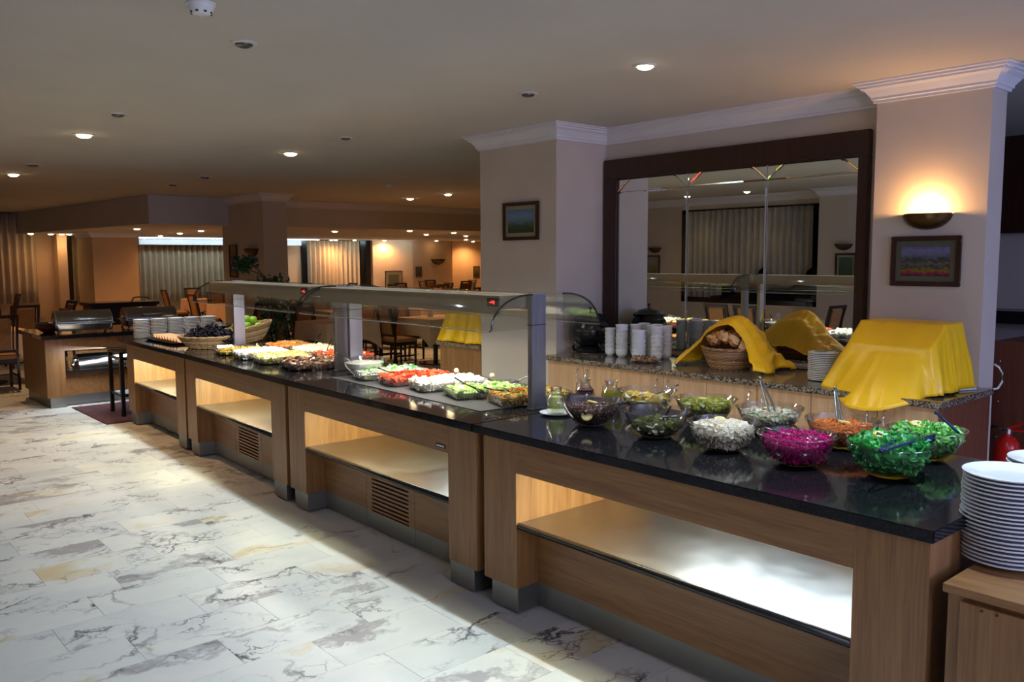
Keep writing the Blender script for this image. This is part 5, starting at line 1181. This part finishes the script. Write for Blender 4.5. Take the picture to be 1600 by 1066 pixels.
def cloth_data(a=.46, drop=.27, n=16, cor=.17):
    m = MB(); N = 4*n; top = []; 
    def per(k, A):
        s = k/n; i = int(s) % 4; f = s-int(s); c = [(-A, -A), (A, -A), (A, A), (-A, A), (-A, -A)]
        return c[i][0]+(c[i+1][0]-c[i][0])*f, c[i][1]+(c[i+1][1]-c[i][1])*f, min(f, 1-f)
    loops = [[(per(k, .02)[0], per(k, .02)[1], .752) for k in range(N)], [(per(k, a)[0], per(k, a)[1], .752) for k in range(N)]]
    for j in range(1, 6):
        v = j/5; l = []
        for k in range(N):
            x, y_, f = per(k, a); cc = max(0, 1-f*3.2)**1.5; L = math.hypot(x, y_)
            e = (.012+.03*cc)*v+.008*v*math.sin(k*1.9); l.append((x*(1+e/L), y_*(1+e/L), .752-(drop+cor*cc)*v))
        loops.append(l)
    m.rings(loops, True, False); return m
tdat = None; tno = 0
def table(x, y_, rz, label, group, clabel, cgroup, chairs, chlabel, chgroup, extras=()):
    global tdat
    t = thing('dining_table', label, 'table', (x, y_, 0), rz, group)
    if tdat is None:
        a = MB().box(-.44, .44, -.44, .44, .715, .745).build('tabletop', 'wood_chair', t); b_ = MB().tube([(0, 0, .03), (0, 0, .715)], .04, 10).build('pedestal', 'black', t)
        c = MB().lathe([(.001, 0), (.27, 0), (.27, .014), (.06, .035), (.001, .035)], n=24).build('base_plate', 'black', t); cl = cloth_data().build('tablecloth', 'cloth_table', smooth=35)
        cl.location = (x, y_, 0); cl.rotation_euler = (0, 0, rz); tdat = (a.data, b_.data, c.data, cl.data)
    else:
        for nm, dt in zip(('tabletop', 'pedestal', 'base_plate'), tdat): o = bpy.data.objects.new(nm, dt); col.objects.link(o); o.parent = t
        cl = bpy.data.objects.new('tablecloth', tdat[3]); col.objects.link(cl); cl.location = (x, y_, 0); cl.rotation_euler = (0, 0, rz)
    tag(cl, clabel, 'tablecloth', cgroup)
    for i, k in enumerate(chairs):
        a = rz+k*PI/2; d = .62; 
        chair(x+d*math.sin(-a)*-1*0+d*math.cos(a-PI/2)*-1, y_-d*math.sin(a+PI/2)*-1*-1, a+0, chlabel if isinstance(chlabel, str) else chlabel[i], chgroup)
    return t
def place_table(x, y_, rz, label, group, clabel, cgroup, chairs):
    """chairs: list of (side, label, group); side 0..3 counter-clockwise from -Y, each facing the table"""
    table(x, y_, rz, label, group, clabel, cgroup, [], '', '')
    for side, lab, grp, d in chairs:
        a = rz+side*PI/2; ox, oy = math.sin(a)*d, -math.cos(a)*d      # side 0 sits at -Y of the table
        chair(x+ox, y_+oy, a+PI, lab, grp)
# the chair model faces -Y (backrest at +Y); a chair at -Y of a table must be turned round
place_table(8.12, 11.22, .04, 'cloth-covered table nearest the cream pillar, seen under the near canopy', None, 'peach cloth with a hanging corner on the table nearest the cream pillar', None,
 [(3, 'dark chair with tan back at the left of the table nearest the pillar', None, .74), (1, 'dark chair half hidden behind the cabinet left of the pillar', None, .74), (2, 'dark chair behind the table nearest the pillar', None, .76)])
place_table(6.55, 11.62, .05, 'cloth-covered table between the two middle canopy posts', None, 'peach cloth on the table behind the red peppers', None,
 [(3, 'chair with tan back left of the table behind the red peppers', None, .74), (1, 'chair with tan back just right of the rear canopy post', None, .74), (2, 'chair behind the table of the red peppers', None, .76)])
chair(5.75, 12.9, -1.2, 'chair with tan back beside the ficus, farther of two', None)
rgd = random.Random(21)
grid = [(9.6, 13.6), (8.0, 14.0), (11.2, 12.6), (12.6, 14.4), (10.9, 15.8), (9.0, 16.2), (7.5, 17.6), (13.2, 17.2), (15.4, 16.2), (11.4, 18.8), (9.5, 19.2), (14.0, 20.0), (16.8, 19.0), (8.0, 20.6), (12.0, 22.0), (16.6, 22.2), (10.0, 22.4)]
grid.sort(key=lambda q: project_x((q[0], q[1], .75)))
SD = ['near', 'right', 'far', 'left']
for i, (x, yy) in enumerate(grid):
    nm = ORD[i].replace('topmost', 'leftmost')+(' from the left' if i else '')
    place_table(x, yy, rgd.uniform(-.08, .08), 'dining table in the far rows, '+nm, 'tables of the far dining room', 'peach cloth on the far dining table that is '+nm, 'tablecloths of the far dining room',
     [(s_, 'dark chair on the %s side of the far table that is %s' % (SD[s_], nm), 'chairs of the far dining room', rgd.uniform(.69, .73)) for s_ in range(4)])
# left side dining tables beyond the island
for i, (x, yy) in enumerate([(2.15, 13.6), (.8, 16.4), (2.9, 16.2), (2.9, 20.6), (1.5, 19.2)]):
    nm = ['nearest the island', 'at the picture edge', 'second from the island', 'nearest the left curtain', 'by the left wall'][i]
    place_table(x, yy, rgd.uniform(-.1, .1), 'cloth-covered table left of the island, the one '+nm, 'tables left of the island', 'peach cloth left of the island, on the table '+nm, 'tablecloths left of the island',
     [(s_, 'dark chair left of the island, %s side of the table %s' % (SD[s_], nm), 'chairs left of the island', .76) for s_ in range(4)])
# table seen in the mirror
place_table(-.35, 7.1, .05, 'cloth-covered table seen only in the wall mirror', None, 'peach cloth on the table seen in the wall mirror', None,
 [(1, 'chair with its back to us in the mirror, right of a pair', None, .62), (0, 'chair at the mirror table, turned sideways', None, .66)])
chair(.28, 7.65, -PI/2, 'chair with its back to us in the mirror, left of a pair', None); 
napk = None
for i, (x, yy) in enumerate([(8.12, 11.35), (6.5, 11.7), (9.6, 13.6), (2.2, 13.5), (-.35, 7.15), (8.0, 14.0)]):
    m = MB().rings([[(-.05, -.015, 0), (.05, -.015, 0), (.05, .015, 0), (-.05, .015, 0)], [(-.05, -.012, .09), (.05, -.012, .09), (.05, .012, .09), (-.05, .012, .09)]])
    o = m.build('napkin_holder', 'cream_box', bevel=.003, loc=(x, yy, .7535)); tag(o, 'white napkin stack on '+['the table nearest the cream pillar', 'the table behind the red peppers', 'a table right behind the near ones', 'the first table left of the island', 'the table seen in the mirror', 'a far table behind the ficus'][i], 'napkins')
# ------------------------------------------------------------------ ficus
fx, fy = 5.38, 11.3
fi = thing('potted_ficus', 'dark green climbing pot plant in front of the middle column', 'plant', (fx, fy, 0))
MB().lathe([(.001, 0), (.15, 0), (.19, .28), (.20, .30), (.18, .30), (.001, .27)], n=24).build('pot', 'wood_chair', fi, smooth=40)
MB().tube([(0, 0, .25), (.03, 0, .6), (-.02, .02, 1.0), (-.1, .02, 1.4), (-.28, .02, 1.62), (-.42, .05, 1.66)], [.018, .016, .014, .01, .007, .004], 6).build('stem', 'wood_chair', fi, smooth=True)
MB().tube([(-.1, .02, 1.4), (-.30, -.1, 1.52), (-.55, -.08, 1.60)], .006, 5).build('branch', 'wood_chair', fi, smooth=True)
m = MB(); rg = random.Random(31)
for (cx, cy, cz, rx, rz_, n) in ((-.02, 0, 1.15, .22, .28, 150), (.06, 0, .75, .20, .25, 90), (-.02, .02, 1.35, .15, .12, 40), (-.42, .03, 1.66, .16, .09, 60), (-.52, -.05, 1.60, .12, .08, 40)):
    for i in range(n):
        a = rg.uniform(0, 6.28); e = rg.random()**.5
        KIND['leaf'](m, (cx+rx*e*math.cos(a), cy+rx*e*math.sin(a), cz+rz_*rg.uniform(-1, 1)), randT(rg, 1.6), .085*rg.uniform(.7, 1.2), rg)
m.build('foliage', 'leaf_plant', fi, kind='stuff')
# ================================================================== RIGHT BAY
rb = thing('dark_cupboard', 'tall reddish wood cupboard side beyond the column at the right edge', 'cupboard', (6.35, -.11, 0))
MB().box(0, .03, 0, 2.32, .0, 1.12).build('side_board', 'wood_red', rb); MB().box(.03, .6, 0, 2.3, 0, 1.12).build('body', 'wood_red', rb)
MB().box(-.006, 0, 2.315, 2.325, 0, 1.12).build('edge_strip', 'white_plastic', rb)
for z in (.98, .7, .45): MB().ball((-.002, 2.27, z), .006, 8, 6).build('screw', 'chrome', rb, smooth=True)
ex = thing('fire_extinguisher', 'red fire extinguisher with a black hose at the foot of the dark cupboard', 'fire extinguisher', (6.18, 2.03, .0))
pex = atx(1573, 700, 6.18)
ex.location = (6.18, pex.y, pex.z-.33)
MB().lathe([(.001, 0), (.075, 0), (.080, .01), (.080, .33), (.074, .365), (.05, .40), (.025, .415), (.025, .43)], n=28).build('cylinder', 'red_paint', ex, smooth=40)
MB().lathe([(.022, .42), (.028, .43), (.028, .46), (.018, .47), (.001, .47)], n=16).build('valve', 'chrome', ex, smooth=30)
MB().poly([(-.02, .465), (.04, .455), (-.11, .525), (-.13, .53), (-.05, .475)], 0, -.012, .012).build('lever', 'red_paint', ex, bevel=.003)
MB().poly([(-.02, .445), (-.12, .455), (-.12, .465), (-.02, .46)], 0, -.010, .010).build('carry_handle', 'red_paint', ex, bevel=.002)
MB().tube([(0, .02, .45), (-.01, .09, .47), (-.02, .125, .40), (-.02, .12, .25), (-.03, .085, .10)], .010, 8).build('hose', 'black', ex, smooth=True)
MB().lathe([(.0812, .07), (.0812, .22)], n=28).build('label_band', 'white_plastic', ex, smooth=True)
MB().box(.0, .17, -.06, .06, -.03, 0).build('wall_shelf', 'black', ex)
